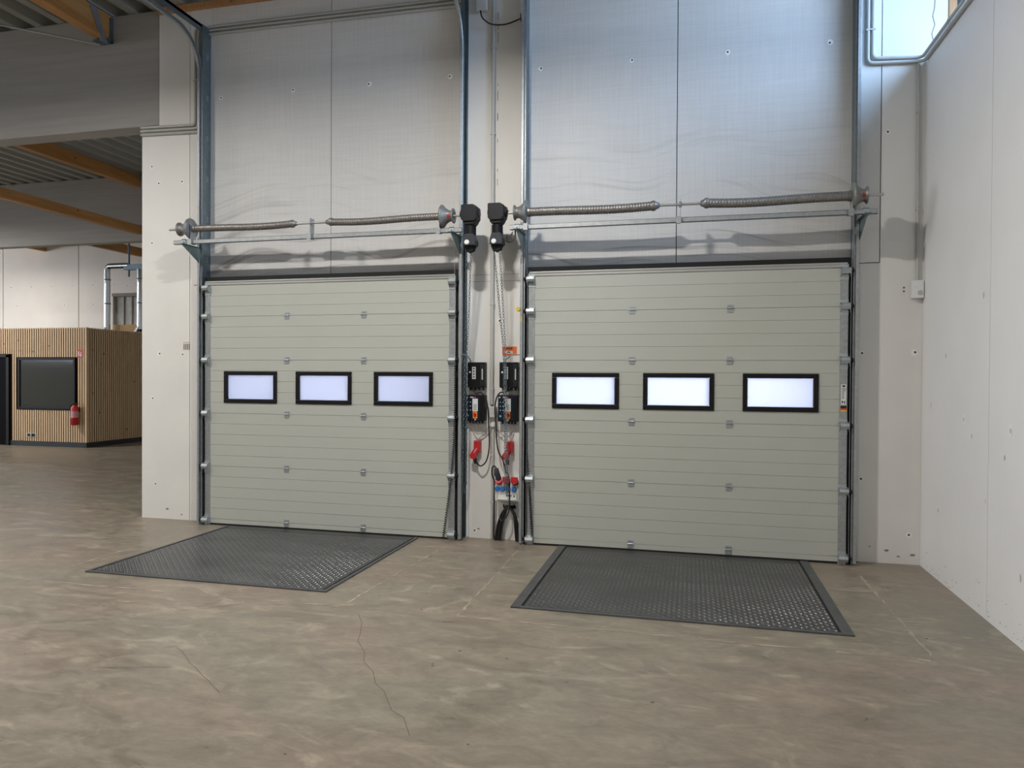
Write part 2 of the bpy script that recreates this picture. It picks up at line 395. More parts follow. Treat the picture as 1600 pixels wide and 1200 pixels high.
# floor with old saw-cut lines, cracks
mb = MB(); mb.box(-26.4, 8.3, -18.4, 15.4, -.25, 0)
def fl(pts, w_, mi, z=.0012):
    for a, b in zip(pts, pts[1:]):
        a = Vector(a); b = Vector(b); d = (b-a); n_ = Vector((-d.y, d.x)).normalized()*w_/2
        mb.add([(a.x-n_.x, a.y-n_.y, z), (a.x+n_.x, a.y+n_.y, z), (b.x+n_.x, b.y+n_.y, z), (b.x-n_.x, b.y-n_.y, z)], [(0, 1, 2, 3)], mi)
def wob(a, b, n=40, j=.009):
    a = Vector(a); b = Vector(b)
    return [tuple(a.lerp(b, i/n)+Vector((random.uniform(-j, j), random.uniform(-j, j)))) for i in range(n+1)]
def broken(a, b, w_, keep=.6):
    p = wob(a, b)
    for q, r_ in zip(p, p[1:]):
        if random.random() < keep: fl([q, r_], w_*random.uniform(.2, 1.0), 1)
broken((-.99, -2.37), (1.86, -2.34), .026, .85); broken((-1.0, -2.37), (-1.02, -.5), .024, .75); broken((1.86, -2.34), (1.98, -.3), .022, .8)
broken((2.78, -2.32), (2.74, -.3), .022, .8); broken((2.78, -2.32), (5.85, -2.36), .026, .85); broken((5.88, -2.36), (5.86, -.4), .03, .85)
fl([(2.071, -2.468), (2.17, -2.62), (2.258, -2.825), (2.30, -2.95), (2.435, -3.129), (2.49, -3.26), (2.611, -3.388), (2.69, -3.53), (2.778, -3.611), (2.911, -3.814), (3.0, -3.87), (3.102, -4.04)], .0035, 2)
fl(wob((1.24, -3.35), (1.93, -3.86), 8), .003, 2); fl(wob((1.0, -3.75), (1.42, -3.62), 5), .003, 2); fl(wob((.75, -2.75), (1.15, -2.45), 5), .003, 2)
for k in range(60):
    x, y = random.uniform(-3, 6.3), random.uniform(-4.8, -.2); s_ = random.uniform(.003, .011)
    mb.add([(x+s_*1.5*math.cos(q)*random.uniform(.5, 1), y+s_*math.sin(q), .0014) for q in range(6)], [list(range(6))], 2)
struct(mb, 'floor', [M_floor, M_fline, M_crack])

# roof deck: ribs run away from the camera
mb = MB(); pitch = .30; x = -26.4; pitch = .35; prof = []
while x < 8.3:
    prof += [(x, ZC), (x+.115, ZC), (x+.145, ZC+.12), (x+.32, ZC+.12)]; x += pitch
vs = [(px, -18.4, pz) for px, pz in prof]+[(px, 15.4, pz) for px, pz in prof]; n_ = len(prof)
mb.add(vs, [(i, i+1, n_+i+1, n_+i) for i in range(n_-1)])
mb.box(-26.4, 8.3, -18.4, 15.4, ZC+.16, ZC+.3)
struct(mb, 'ceiling', [M_deck])

# outer walls of the building shell
mb = MB(); mb.box(-26.4, 8.3, -18.4, -18.1, 0, ZC+.1); struct(mb, 'wall_back', [M_wall])
mb = MB()
for a, b, z0, z1 in [(-18.1, -.0, 0, 2.4), (-18.1, 0, 5.6, ZC+.1), (-18.1, -12, 2.4, 5.6), (-3, 3, 2.4, 5.6), (0, 15, 0, 2.4), (0, 15, 5.6, ZC+.1), (13.6, 15, 2.4, 5.6)]:
    mb.box(-26.4, -26.1, a, b, z0, z1)
struct(mb, 'wall_left', [M_wall])
mb = MB()
SW = (-3.6, -.25, 4.72, 5.98)
mb.box(7.45, 7.8, -18.1, YW+TH, 0, SW[2]); mb.box(7.45, 8.3, -18.1, YW+TH, SW[3], ZC+.1)
mb.box(7.45, 8.3, -18.1, SW[0], SW[2], SW[3]); mb.box(7.45, 8.3, SW[1], YW+TH, SW[2], SW[3])
struct(mb, 'wall_side', [M_wall])
mb = MB(); mb.box(-2.06+.02, -1.83, YW+TH, 15, 0, ZC+.1); struct(mb, 'wall_hall', [M_wall])
# far wall with joints, anchor holes and a rough recess
mb = MB(); YF = 11.8
fx = [-26.4, -23.5, -20.5, -17.545, -14.547, -11.55, -8.55, -5.5, -1.8]
NI = (-13.25, -12.2, 2.9, 4.26)
for a, b in zip(fx, fx[1:]):
    if a == -14.547:
        mb.box(a+.015, NI[0], YF, YF+.3, 0, ZC+.1); mb.box(NI[1], b-.015, YF, YF+.3, 0, ZC+.1)
        mb.box(NI[0], NI[1], YF, YF+.3, NI[3], ZC+.1); mb.box(NI[0], NI[1], YF, YF+.3, 0, NI[2])
    else: mb.box(a+.015, b-.015, YF, YF+.3, 0, ZC+.1)
mb.box(-26.4, -1.8, YF+.3, YF+.5, 0, ZC+.1, 1)
mb.box(NI[0], NI[1], YF+.10, YF+.3, NI[2], NI[3], 4); mb.box(NI[0]-.03, NI[1]+.03, YF-.01, YF+.2, NI[3]-.09, NI[3]+.01, 5)
for x in [-12.92, -12.62]: mb.box(x, x+.03, YF+.07, YF+.1, NI[2], NI[3], 5)
holes(mb, [(-17.2-.8*3+.8*k, 4.55) for k in range(12)]+[(-16.97, 3.94), (-15.1, 3.94), (-14.0, 3.94), (-12.7, 4.5), (-13.35, 4.45)], YF, 1.7)
struct(mb, 'wall_far', [M_far, M_seam, M_chip, M_hole, M_roughc, M_mark])

# high windows that let daylight in
def window(name, build):
    o = bpy.data.objects.new(name, None); COL.objects.link(o); o['kind'] = 'structure'; build(o); return o
def w1(o):
    m_ = MB(); m_.box(6.667, 6.735, YW-.01, YW+.30, 4.99, 5.98); m_.box(6.735, 7.4, YW-.01, YW+.30, 4.99, 5.04); m_.box(6.735, 7.4, YW-.01, YW+.30, 5.92, 5.98); m_.box(7.34, 7.4, YW-.01, YW+.3, 5.04, 5.92)
    m_.build('window_frame', [M_wframe], o, bevel=.004)
    m_ = MB(); m_.frame(6.735, 7.34, 5.04, 5.92, .06, YW+.12, YW+.2); m_.box(7.02, 7.08, YW+.12, YW+.2, 5.1, 5.86); m_.build('sash', [M_dgrey], o, bevel=.004)
    m_ = MB(); m_.box(6.79, 7.29, YW+.155, YW+.165, 5.09, 5.87); m_.build('pane', [M_glass], o)
window('window_1', w1)
def w2(o):
    m_ = MB(); a, b, c, d = SW
    for y0, y1, z0, z1 in [(a, b, d-.06, d), (a, b, c, c+.06), (a, a+.06, c, d), (b-.06, b, c, d), ((a+b)/2-.03, (a+b)/2+.03, c, d)]: m_.box(7.5, 7.58, y0, y1, z0, z1)
    m_.build('window_frame', [M_dgrey], o, bevel=.004)
window('window_2', w2)
def w3(o):
    m_ = MB()
    for y in (3, 6.6, 10.1, 13.54): m_.box(-26.3, -26.2, y, y+.06, 2.4, 5.6)
    m_.box(-26.3, -26.2, 3, 13.6, 2.4, 2.46); m_.box(-26.3, -26.2, 3, 13.6, 5.54, 5.6); m_.build('window_frame', [M_dgrey], o)
window('window_3', w3)
def w4(o):
    m_ = MB()
    for y in (-12, -9, -6, -3.06): m_.box(-26.3, -26.2, y, y+.06, 2.4, 5.6)
    m_.box(-26.3, -26.2, -12, -3, 2.4, 2.46); m_.box(-26.3, -26.2, -12, -3, 5.54, 5.6); m_.build('window_frame', [M_dgrey], o)
window('window_4', w4)  # unseen window, added to carry extra daylight from the left
def daylight(name, loc, rot, sx, sy, W, col, spread=None):
    l = bpy.data.lights.new(name, 'AREA'); l.shape = 'RECTANGLE'; l.size = sx; l.size_y = sy; l.energy = W; l.color = col
    if spread: l.spread = spread
    o = bpy.data.objects.new(name, l); COL.objects.link(o); o.location = loc; o.rotation_euler = rot; return o
# light through the side window, falling in and down
daylight('window_daylight', (7.43, (SW[0]+SW[1])/2, (SW[2]+SW[3])/2), (0, math.radians(68), 0), 1.15, 3.2, DAY_W, DAY_COL, math.radians(150))
daylight('window_daylight', (-26.0, 8.3, 4.0), (0, math.radians(-80), 0), 3.0, 10.4, 1000, (.86, .92, 1))
daylight('window_daylight', (-26.0, -7.5, 4.0), (0, math.radians(-80), 0), 3.0, 9, 500, (.86, .92, 1))  # extra daylight added from the left to brighten the loading wall

# long painted beams and timber purlins
def beam(y0, y1, z0, z1, x0, x1, label):
    m_ = MB(); m_.box(x0, x1, y0, y1, z0, z1); o = recenter(m_.build('roof_beam', [M_beam], bevel=.008), ((x0+x1)/2, (y0+y1)/2, z0)); return tag(o, label, 'beam')
beam(YW+.005, YW+.26, 4.728, ZC-.002, -26.08, -1.822, 'deep grey painted timber beam resting on the notched white pier')
beam(6.2, 6.42, 4.66, ZC-.002, -26.08, -2.06, 'grey painted timber beam above the slatted office cabin')
def purlin(x, y0, y1, z0, z1, label, wd=.12):
    m_ = MB(); m_.box(x-wd/2, x+wd/2, y0, y1, z0, z1); o = recenter(m_.build('timber_purlin', [M_wood], bevel=.004), (x, (y0+y1)/2, z0)); return tag(o, label, 'purlin')
PL = 'orange spruce purlin '
purlin(-2.56, -18, YW, 5.80, 6.09, PL+'ending in a steel hanger on the front face of the deep beam', .14)
purlin(-7.42, YW+.27, 6.19, 5.83, 6.09, PL+'crossing right under the roof deck between both grey beams')
purlin(-7.36, YW+.27, 6.19, 4.80, 4.985, PL+'running lower, in front of the grey beam above the cabin')
purlin(-15.83, 6.43, 11.78, 5.67, 6.09, PL+'butting against the far wall near the left frame edge')
purlin(-12.2, 6.43, 11.78, 5.38, 5.64, PL+'above the round ducts on the cabin roof')
# timber wall plate at the top of the front wall
m_ = MB(); m_.box(-1.80, 6.6, YW-.06, YW-.002, 6.03, 6.095); tag(recenter(m_.build('wall_plate', [M_wframe], bevel=.003), (2.4, YW, 6.03)), 'brown timber strip along the top of the loading wall', 'timber strip')
# hanger, strap and tie rod on the beam
t = thing('joist_hanger', 'steel hanger holding the purlin end against the deep grey beam', 'hanger', (-2.56, YW-.05, 5.76))
MB().box(-.085, -.073, -.03, .05, 0, .12).box(.073, .085, .0, .05, 0, .3).box(-.085, .085, -.06, .05, .0, .012).build('saddle', [M_galvd], t)
MB().tube([(-.13, -.03, .03), (.12, -.03, .03)], .012).build('bolt', [M_galvd], t)
m_ = MB(); a_, b_ = (0.018, 5.724), (-0.154, 6.090)
m_.add([(x, a_[0]+w_, a_[1]) for x in (-2.482, -2.476) for w_ in (-.05, .05)]+[(x, b_[0]+w_, b_[1]) for x in (-2.482, -2.476) for w_ in (-.05, .05)],
       [(0, 1, 3, 2), (4, 5, 7, 6), (0, 1, 5, 4), (2, 3, 7, 6), (0, 2, 6, 4), (1, 3, 7, 5)])
tag(recenter(m_.build('steel_strap', [M_galv]), (-2.63, -.02, 5.74)), 'flat steel strap running up from the purlin hanger to the roof deck', 'strap')
m_ = MB(); m_.tube([(-2.60, .08, 5.735), (-4.4, -.50, 6.05)], .012); tag(recenter(m_.build('tie_rod', [M_galvl]), (-2.6, .1, 5.735)), 'thin steel brace rod slanting across the deep grey beam', 'rod')

# ------------------------------------------------------------------ highbay lamps
def highbay(x, y, W, label):
    t = thing('highbay_light', label, 'ceiling light', (x, y, 5.2), 'highbay lights hung under the roof deck')
    MB().box(-.32, .32, -.14, .14, .012, .08).build('housing', [M_lgrey], t, bevel=.01)
    MB().box(-.29, .29, -.12, .12, 0, .012).build('diffuser', [M_lamp], t)
    for sx in (-.28, .28): MB().tube([(sx, 0, .08), (sx, 0, .895)], .003, 5).build('suspension_wire', [M_galv], t)
    l = bpy.data.lights.new('lamp', 'AREA'); l.shape = 'RECTANGLE'; l.size = .34; l.size_y = .12; l.energy = W; l.color = LAMP_COL
    o = bpy.data.objects.new('lamp', l); COL.objects.link(o); o.parent = t; o.location = (0, 0, -.004)
highbay(2.40, -3.05, LAMP_W, 'slim highbay light hung above the space between both doors')
highbay(-2.05, -3.05, LAMP_W*.72, 'slim highbay light hung in front of the left edge of the left door')
highbay(2.4, -11.5, LAMP_W*.9, 'slim highbay light hung behind the viewer')  # unseen lamp added as general fill from behind
highbay(-7.5, -11.5, LAMP_W*1.0, 'slim highbay light hung over the left part of the front hall')  # second fill lamp, added out of view on the left
highbay(-6.5, -3.05, LAMP_W*.8, 'slim highbay light hung left of the viewer near the deep beam')  # row carried on out of view, added to light beams and hall
highbay(-13, 3.2, LAMP_W*1.9, 'slim highbay light hung before the slatted cabin')  # added lamp, no fixture seen; brightens the cabin front
highbay(-16, 9.2, LAMP_W*.45, 'slim highbay light hung above the cabin roof near the far wall')  # added out of view to lift the far end of the hall

# ------------------------------------------------------------------ sectional doors
ZJ = [.074, .6854, 1.2955, 1.9053, 2.4059, 2.765]
def strip_profile(m_, x0, x1, z0, z1, ztop, mi=0):
    """front skin with shallow grooves every 122 mm measured down from ztop; closed box behind"""
    zs = []; k = 1
    while ztop-.122*k > z0+.02:
        zz = ztop-.122*k
        if zz < z1-.01: zs.append(zz)
        k += 1
    e1 = z1+.0042
    pts = [(.007, e1), (.007, z1), (0, z1)] if abs(z1-ztop) < 1e-6 else [(0, z1)]
    for zz in zs: pts += [(0, zz+.005), (.0035, zz+.002), (.0035, zz-.0012), (0, zz-.002)]
    pts += [(0, z0), (.042, z0)]+([(.042, e1)] if abs(z1-ztop) < 1e-6 else [(.042, z1)])
    m_.prism(pts, 0, x0, x1, mi)
WX = [(.183, .864), (1.10, 1.781), (2.045, 2.726)]; WZ = (1.414, 1.777)
def make_door(label):
    t = thing('sectional_door', label, 'loading door', (DX[0], 0, 0), 'pale grey sectional loading doors')
    zz = [.0]+ZJ
    for i in range(len(zz)-1):
        z0, z1 = zz[i], zz[i+1]-.004
        m_ = MB()
        if i == 0:
            m_.box(0, DW, .0, .042, .022, z1); m_.build('bottom_section', [M_panel], t)
            continue
        if i == 3:
            fr = .04
            xs = [0]+[q for a, b in WX for q in (a+fr, b-fr)]+[DW]
            for k in range(0, len(xs), 2): strip_profile(m_, xs[k], xs[k+1], z0, z1, z1)
            for a, b in WX:
                strip_profile(m_, a+fr, b-fr, z0, WZ[0]+fr, z1); strip_profile(m_, a+fr, b-fr, WZ[1]-fr, z1, z1)
        else: strip_profile(m_, 0, DW, z0, z1, z1)
        m_.build('door_panel', [M_panel], t)
    MB().box(.0, DW, .004, .04, .0, .022).build('bottom_seal', [M_blackr], t)
    MB().box(-.06, DW+.06, -.006, .045, 2.767, 2.80).box(-.06, DW+.06, -.014, .0, 2.795, 2.812).build('top_rail', [M_alu], t, bevel=.002)
    for a, b in WX:
        fo = MB().frame(a, b, WZ[0], WZ[1], .045, -.014, .05).build('window_frame', [M_black], t, bevel=.006)
        MB().box(a+.045, b-.045, .012, .018, WZ[0]+.045, WZ[1]-.045).build('pane', [M_pane], fo)
    for sx in (-1, 1):
        m_ = MB(); x0, x1 = (-.07, 0) if sx < 0 else (DW, DW+.07)
        m_.box(x0, x1, -.003, .042, .0, 2.80); m_.build('side_plate', [M_galv], t)
    hp_ = MB()
    hp_.box(-.028, .028, -.006, .0, .004, .034).box(-.028, .028, -.006, 0, -.042, -.010).tube([(-.03, -.009, -.002), (.03, -.009, -.002)], .008, 8)
    for sx in (-.016, .016):
        hp_.box(sx-.006, sx+.006, -.010, -.006, .014, .026); hp_.box(sx-.006, sx+.006, -.010, -.006, -.032, -.02)
    h0 = None
    for xx in (.987, 1.923):
        for z in ZJ[:5]:
            if h0 is None: h0 = hp_.build('hinge', [M_galvl], t); h = h0
            else: h = h0.copy(); COL.objects.link(h)
            h.location = (xx, 0, z)
    # roller brackets at the sides
    for sx in (-1, 1):
        m_ = MB(); q = -sx
        m_.box(-.036, .036, -.008, -.003, -.085, .06)
        a_, b_ = sorted((sx*.050, -sx*.034))
        side = [(-.003, .036), (-.05, .022), (-.062, -.004), (-.05, -.03), (-.012, -.058), (-.003, -.058)]
        for q0 in (a_, b_-.004): m_.prism(side, 0, q0, q0+.004)
        m_.prism([(-.003, .036), (-.05, .022), (-.062, -.004), (-.058, -.004), (-.047, .018), (-.003, .031)], 0, a_, b_)
        m_.prism([(-.062, -.004), (-.05, -.03), (-.046, -.03), (-.057, -.004)], 0, a_, b_)
        m_.tube([(0, -.03, 0), (sx*.075, -.03, 0)], .006, 8)
        m_.lathe([(sx*.052, .01), (sx*.056, .021), (sx*.074, .021), (sx*.078, .01)], 'x', (0, -.03, 0), 14, 1)
        b0 = None
        for z in [.062]+ZJ[1:5]+[2.735]:
            if b0 is None: b0 = m_.build('roller_bracket', [M_galvl, M_black], t); b = b0
            else: b = b0.copy(); COL.objects.link(b)
            b.location = (-.035 if sx < 0 else DW+.035, 0, z)
    return t
door_a = make_door('pale grey sectional door with three windows, the left one next to the white pier')
door_b = copy_tree(door_a); door_b.location = (DX[1], 0, 0)
door_b['label'] = 'pale grey sectional door with three bright windows, nearest the right wall'
# sticker column and flag on the right door's right side plate
m_ = MB(); m_.box(-.022, .022, -.0055, -.0035, 0, .19); m_.box(-.012, .012, -.0065, -.0055, .165, .182, 1)
for k in range(9): m_.box(-.016, .012+random.uniform(-.01, .004), -.0062, -.0055, .055+.012*k, .060+.012*k, 1)
m_.box(-.016, -.004, -.0065, -.0055, .015, .035, 1); m_.box(.004, .012, -.0065, -.0055, .01, .035, 1)
o = m_.build('type_label', [M_white, M_dgrey]); o.location = (DX[1]+DW+.038, 0, 1.49)
tag(o, 'white type label on the galvanised edge of the right door', 'label')
m_ = MB()
for k, mi in enumerate((2, 1, 0)): m_.box(-.026, .026, -.0055, -.0035, .018*k, .018*(k+1), mi)
o = m_.build('flag_sticker', [M_black, M_red, M_yellow]); o.location = (DX[1]+DW+.038, 0, 1.425)
tag(o, 'black, red and yellow flag sticker below the type label', 'sticker')

# ------------------------------------------------------------------ tracks
def make_track(x, sx, ztop, curved, label):
    """x: plane of the angle's web; sx=-1 left side of a door, +1 right side"""
    t = thing('door_track', label, 'door track', (x, 0, 0), 'vertical door tracks')
    m_ = MB(); xa, xb = sorted((0, sx*.003))
    m_.box(xa, xb, 0, YW-.003, 0, ztop)
    m_.box(*sorted((0, sx*.042)), -.003, 0, 0, ztop)
    m_.box(*sorted((0, sx*.04)), YW-.004, YW-.001, 0, ztop)
    zz = 3.05
    while zz < ztop:
        for k in range(3):
            xs = sorted((-sx*.0005, -sx*.002)); m_.box(xs[0], xs[1], .07+.0, .105, zz+k*.022, zz+k*.022+.008, 1)
        zz += .47
    m_.build('angle_profile', [M_galvd, M_galvl], t)
    # C channel: straight, then bending overhead into the room
    if curved: path = [(-.025, .02), (-.025, 5.0)]+[(-.025-.42*(1-math.cos(a)), 5.2+.42*math.sin(a)) for a in [PI/2*k/10 for k in range(11)]]+[(-4.2, 5.72)]
    else: path = [(-.025, .02), (-.025, 5.15)]+[(-.025-.42*(1-math.cos(a)), 5.3+.42*math.sin(a)) for a in [PI/2*k/10 for k in range(11)]]+[(-4.2, 5.80)]
    # cross-section: open C facing the door
    prof_ = [(-.004, -.018), (.036, -.018), (.040, -.012), (.040, .014), (.036, .018), (.012, .018), (.012, .014), (.034, .014), (.034, -.014), (-.004, -.014)]
    m_ = MB(); rings = []
    for i, (py, pz) in enumerate(path):
        a = path[max(i-1, 0)]; b = path[min(i+1, len(path)-1)]
        d = Vector((b[0]-a[0], b[1]-a[1])).normalized(); nn = Vector((-d.y, d.x))  # normal towards the room when vertical
        rings.append([(sx*u, py+nn.x*v*1.0, pz+nn.y*v*1.0) for u, v in prof_])
    vs = [v for r in rings for v in r]; n = len(prof_)
    m_.add(vs, [(i*n+k, i*n+(k+1) % n, (i+1)*n+(k+1) % n, (i+1)*n+k) for i in range(len(rings)-1) for k in range(n)])
    m_.build('channel', [M_galv], t)
    if curved:
        MB().box(*sorted((sx*.01, sx*.05)), -4.2, .0, ztop-.035, ztop).box(*sorted((sx*.01, sx*.013)), -4.2, .0, ztop-.09, ztop).build('runner_angle', [M_galvd], t)
    MB().box(*sorted((-sx*.003, -sx*.125)), .047, YW-.004, 0, 2.80).build('rubber_seal', [M_blackr], t)  # black filler added to stop light leaking beside the door
    return t
make_track(-1.105, -1, 5.78, True, 'galvanised track along the left edge of the left door')
make_track(2.020, 1, 5.78, True, 'galvanised track along the right edge of the left door')
make_track(2.728, -1, 6.02, False, 'galvanised track along the left edge of the right door')
make_track(5.856, 1, 6.02, False, 'galvanised track along the right edge of the right door')
for i, d0 in enumerate(DX):
    o = MB().box(-.10, DW+.10, .050, YW-.004, 2.802, 2.868).build('lintel_seal', [M_blackr]); o.location = (d0, 0, 0)  # added black strip: blocks leaking light and makes the gap dark
    tag(o, ['dark rubber seal in the gap above the left door', 'dark rubber seal in the gap above the right door'][i], 'seal', 'dark seals above the doors')

# ------------------------------------------------------------------ torsion spring shafts
YS, ZS = -.27, 3.365
def spring(m_, x0, x1, rt, sag, rings=60, ph=0):
    rings = 46
    path = []; rs = []; n = rings*4
    for i in range(n+1):
        t_ = i/n; x = x0+(x1-x0)*t_
        path.append((x, YS, ZS+(-sag*math.sin(PI*t_)+ph*math.sin(2*PI*t_))))
        rs.append(rt*(1+.055*math.cos(2*PI*i/4)))
    m_.tube(path, rs, 18)
    return m_
def torsion(label, xs0, xs1, drums, s1, s2, plate, rail, brk, rt):
    t = thing('torsion_shaft', label, 'spring shaft', ((xs0+xs1)/2, YS, ZS), 'torsion spring shafts above the doors'); ox = (xs0+xs1)/2
    def put(m_, name, mats, par=t, **k):
        o = m_.build(name, mats, None, **k); o.data.transform(Matrix.Translation((-ox, -YS, -ZS))); o.parent = par; return o
    put(MB().tube([(xs0, YS, ZS), (xs1, YS, ZS)], .0127, 12), 'shaft', [M_alu])
    for (a, b, ph, inner) in ((s1[0], s1[1], .004, 1), (s2[0], s2[1], -.006, 0)):
        o = put(spring(MB(), a, b, rt, .010, 64, ph), 'spring', [M_spring])
        e = b if inner else a; d = 1 if inner else -1
        put(MB().lathe([(e-d*.03, rt*1.02), (e-d*.03, rt*1.12), (e, rt*1.15), (e+d*.012, rt*.9), (e+d*.045, rt*.55), (e+d*.045, .02)], 'x', (0, YS, ZS), 20), 'winding_cone', [M_spring], o)
        e2 = a if inner else b
        put(MB().lathe([(e2-.012, rt*1.12), (e2+.012, rt*1.12)], 'x', (0, YS, ZS), 20), 'spring_plug', [M_spring], o)
    for (big, small, red) in drums:
        d = 1 if small > big else -1; L_ = abs(small-big)
        pr = [(big-d*.012, .03), (big-d*.012, .105), (big, .118), (big+d*.008, .115), (big+d*.03, .085), (big+d*L_*.6, .058), (big+d*(L_-.02), .056), (big+d*(L_-.008), .075), (small, .078), (small, .05), (small-d*.01, .03)]
        o = put(MB().lathe(pr, 'x', (0, YS, ZS), 28), 'cable_drum', [M_drum])
        if red:
            xx = big+d*L_*.62; m_ = MB(); m_.lathe([(-.0605, .018), (-.054, .02)], 'y', (xx, YS, ZS-.01), 12); put(m_, 'paint_mark', [M_redp], o)
    for px in plate:
        m_ = MB(); m_.box(px-.002, px+.002, YS-.045, YS+.045, ZS-.17, ZS+.045); m_.box(px-.03, px+.002, YS-.045, YS+.045, ZS-.172, ZS-.168)
        m_.lathe([(px-.012, .028), (px+.012, .028)], 'x', (0, YS, ZS), 14); m_.lathe([(px-.02, .012), (px+.02, .012)], 'y', (0, 0, 0), 3) if 0 else None
        m_.box(px-.035, px+.01, YS-.05, YS-.045, ZS-.185, ZS-.12)
        put(m_, 'bearing_plate', [M_galv])
    m_ = MB(); zr = ZS-.148
    m_.box(rail[0], rail[1], YS-.022, YS-.019, zr-.022, zr+.022); m_.box(rail[0], rail[1], YS+.019, YS+.022, zr-.022, zr+.022)
    m_.box(rail[0], rail[1], YS-.022, YS+.022, zr-.022, zr-.019); m_.box(rail[0], rail[1], YS-.022, YS-.008, zr+.019, zr+.022); m_.box(rail[0], rail[1], YS+.008, YS+.022, zr+.019, zr+.022)
    put(m_, 'support_rail', [M_galv])
    for k, bx in enumerate(brk):
        m_ = MB(); zt_ = zr-.022
        m_.prism([(-.0, zt_), (YS-.07, zt_), (YS-.07, zt_-.012), (-.0, zt_-.20)], 0, bx-.002, bx+.002)
        m_.prism([(.0, zt_-.003), (YS-.07, zt_-.003), (YS-.07, zt_), (.0, zt_)], 0, bx-.03, bx+.03)
        put(m_, 'mounting_bracket', [M_green])
        m_ = MB(); m_.box(bx-.03, bx+.02, YS-.03, YS-.022, zr-.03, zr+.035); m_.box(bx-.03, bx+.02, YS-.03, YS+.03, zr+.022, zr+.028); m_.tube([(bx-.005, YS-.045, zr), (bx-.005, YS-.02, zr)], .009, 6)
        put(m_, 'rail_clamp', [M_galvl])
    return t
torsion('spring shaft with two dark coils above the left door', -1.327, 2.16, [(-1.045, -1.19, False), (1.925, 2.045, True)],
        (-.99, .226), (.665, 1.895), (-1.02, .45, 1.905), (-1.26, 2.134), (-1.115, 2.035), .037)
torsion('spring shaft with two thick coils above the right door', 2.56, 6.042, [(2.80, 2.681, False), (5.795, 5.907, True)],
        (2.83, 4.052), (4.516, 5.765), (2.815, 4.289, 5.78), (2.636, 5.992), (2.715, 5.90), .043)

# door cables from the drums down beside each track
for i, (x, lab) in enumerate([(-1.075, 'beside the left track of the left door'), (1.99, 'beside the right track of the left door'), (2.765, 'beside the left track of the right door'), (5.83, 'beside the right track of the right door')]):
    m_ = MB().tube([(0, -.10, 3.30), (0, -.018, 2.6), (0, -.018, .09)], .0022, 5)
    o = m_.build('lifting_cable', [M_galv]); o.location = (x, -.022, 0); tag(o, 'thin steel lifting cable '+lab, 'cable')

# ------------------------------------------------------------------ door operators
def motor(x, label, flip):
    t = thing('door_motor', label, 'motor', (x, YS, 3.05), 'black chain-operated door motors')
    m_ = MB(); m_.prism([(-.085, .41), (.04, .41), (.085, .385), (.085, .27), (.06, .235), (-.06, .235), (-.085, .27)], 1, -.075, .075)
    m_.prism([(-.075, .24), (.075, .24), (.05, .205), (-.045, .205)], 1, -.06, .06)
    m_.build('gearbox', [M_castb], t, bevel=.012)
    s_ = flip
    MB().lathe([(.085*s_, .055), (.098*s_, .05), (.098*s_, .022), (.112*s_, .02)], 'x', (0, 0, .325), 18).build('shaft_hub', [M_castb], t)
    MB().lathe([(-.095*s_, .04), (-.085*s_, .05)], 'x', (0, 0, .325), 18).build('hub_cover', [M_castb], t)
    m_ = MB(); m_.lathe([(.105, .046), (.21, .046)], 'z', (.0, 0, 0), 16)
    for k in range(16):
        a = 2*PI*k/16; c_, q = math.cos(a), math.sin(a)
        m_.add([(c_*.044+q*.003, q*.044-c_*.003, .11), (c_*.044-q*.003, q*.044+c_*.003, .11), (c_*.056-q*.003, q*.056+c_*.003, .11), (c_*.056+q*.003, q*.056-c_*.003, .11),
                (c_*.044+q*.003, q*.044-c_*.003, .2), (c_*.044-q*.003, q*.044+c_*.003, .2), (c_*.056-q*.003, q*.056+c_*.003, .2), (c_*.056+q*.003, q*.056-c_*.003, .2)],
               [(0, 1, 2, 3), (4, 5, 6, 7), (0, 1, 5, 4), (1, 2, 6, 5), (2, 3, 7, 6), (3, 0, 4, 7)])
    m_.build('motor_body', [M_castb], t)
    m_ = MB(); m_.prism([(-.065, 0), (.065, 0), (.065, .055), (.045, .115), (-.045, .115), (-.065, .055)], 1, -.065, .065); m_.build('end_cover', [M_dgrey], t, bevel=.006)
    MB().lathe([(-.066, .025), (-.078, .025), (-.082, .02)], 'y', (-.018, 0, .028), 20).build('knob', [M_white], t)
    m_ = MB(); m_.lathe([(-.02, .05), (-.012, .058), (.012, .058), (.02, .05)], 'y', (.0, 0, -.01), 16)
    for k in range(8):
        a = 2*PI*k/8; m_.box(.058*math.cos(a)-.006, .058*math.cos(a)+.006, -.012, .012, -.01+.058*math.sin(a)-.006, -.01+.058*math.sin(a)+.006)
    m_.build('chain_wheel', [M_black], t)
    return t
motor(2.225, 'black door motor at the right end of the left spring shaft', -1)
motor(2.505, 'black door motor at the left end of the right spring shaft', 1)

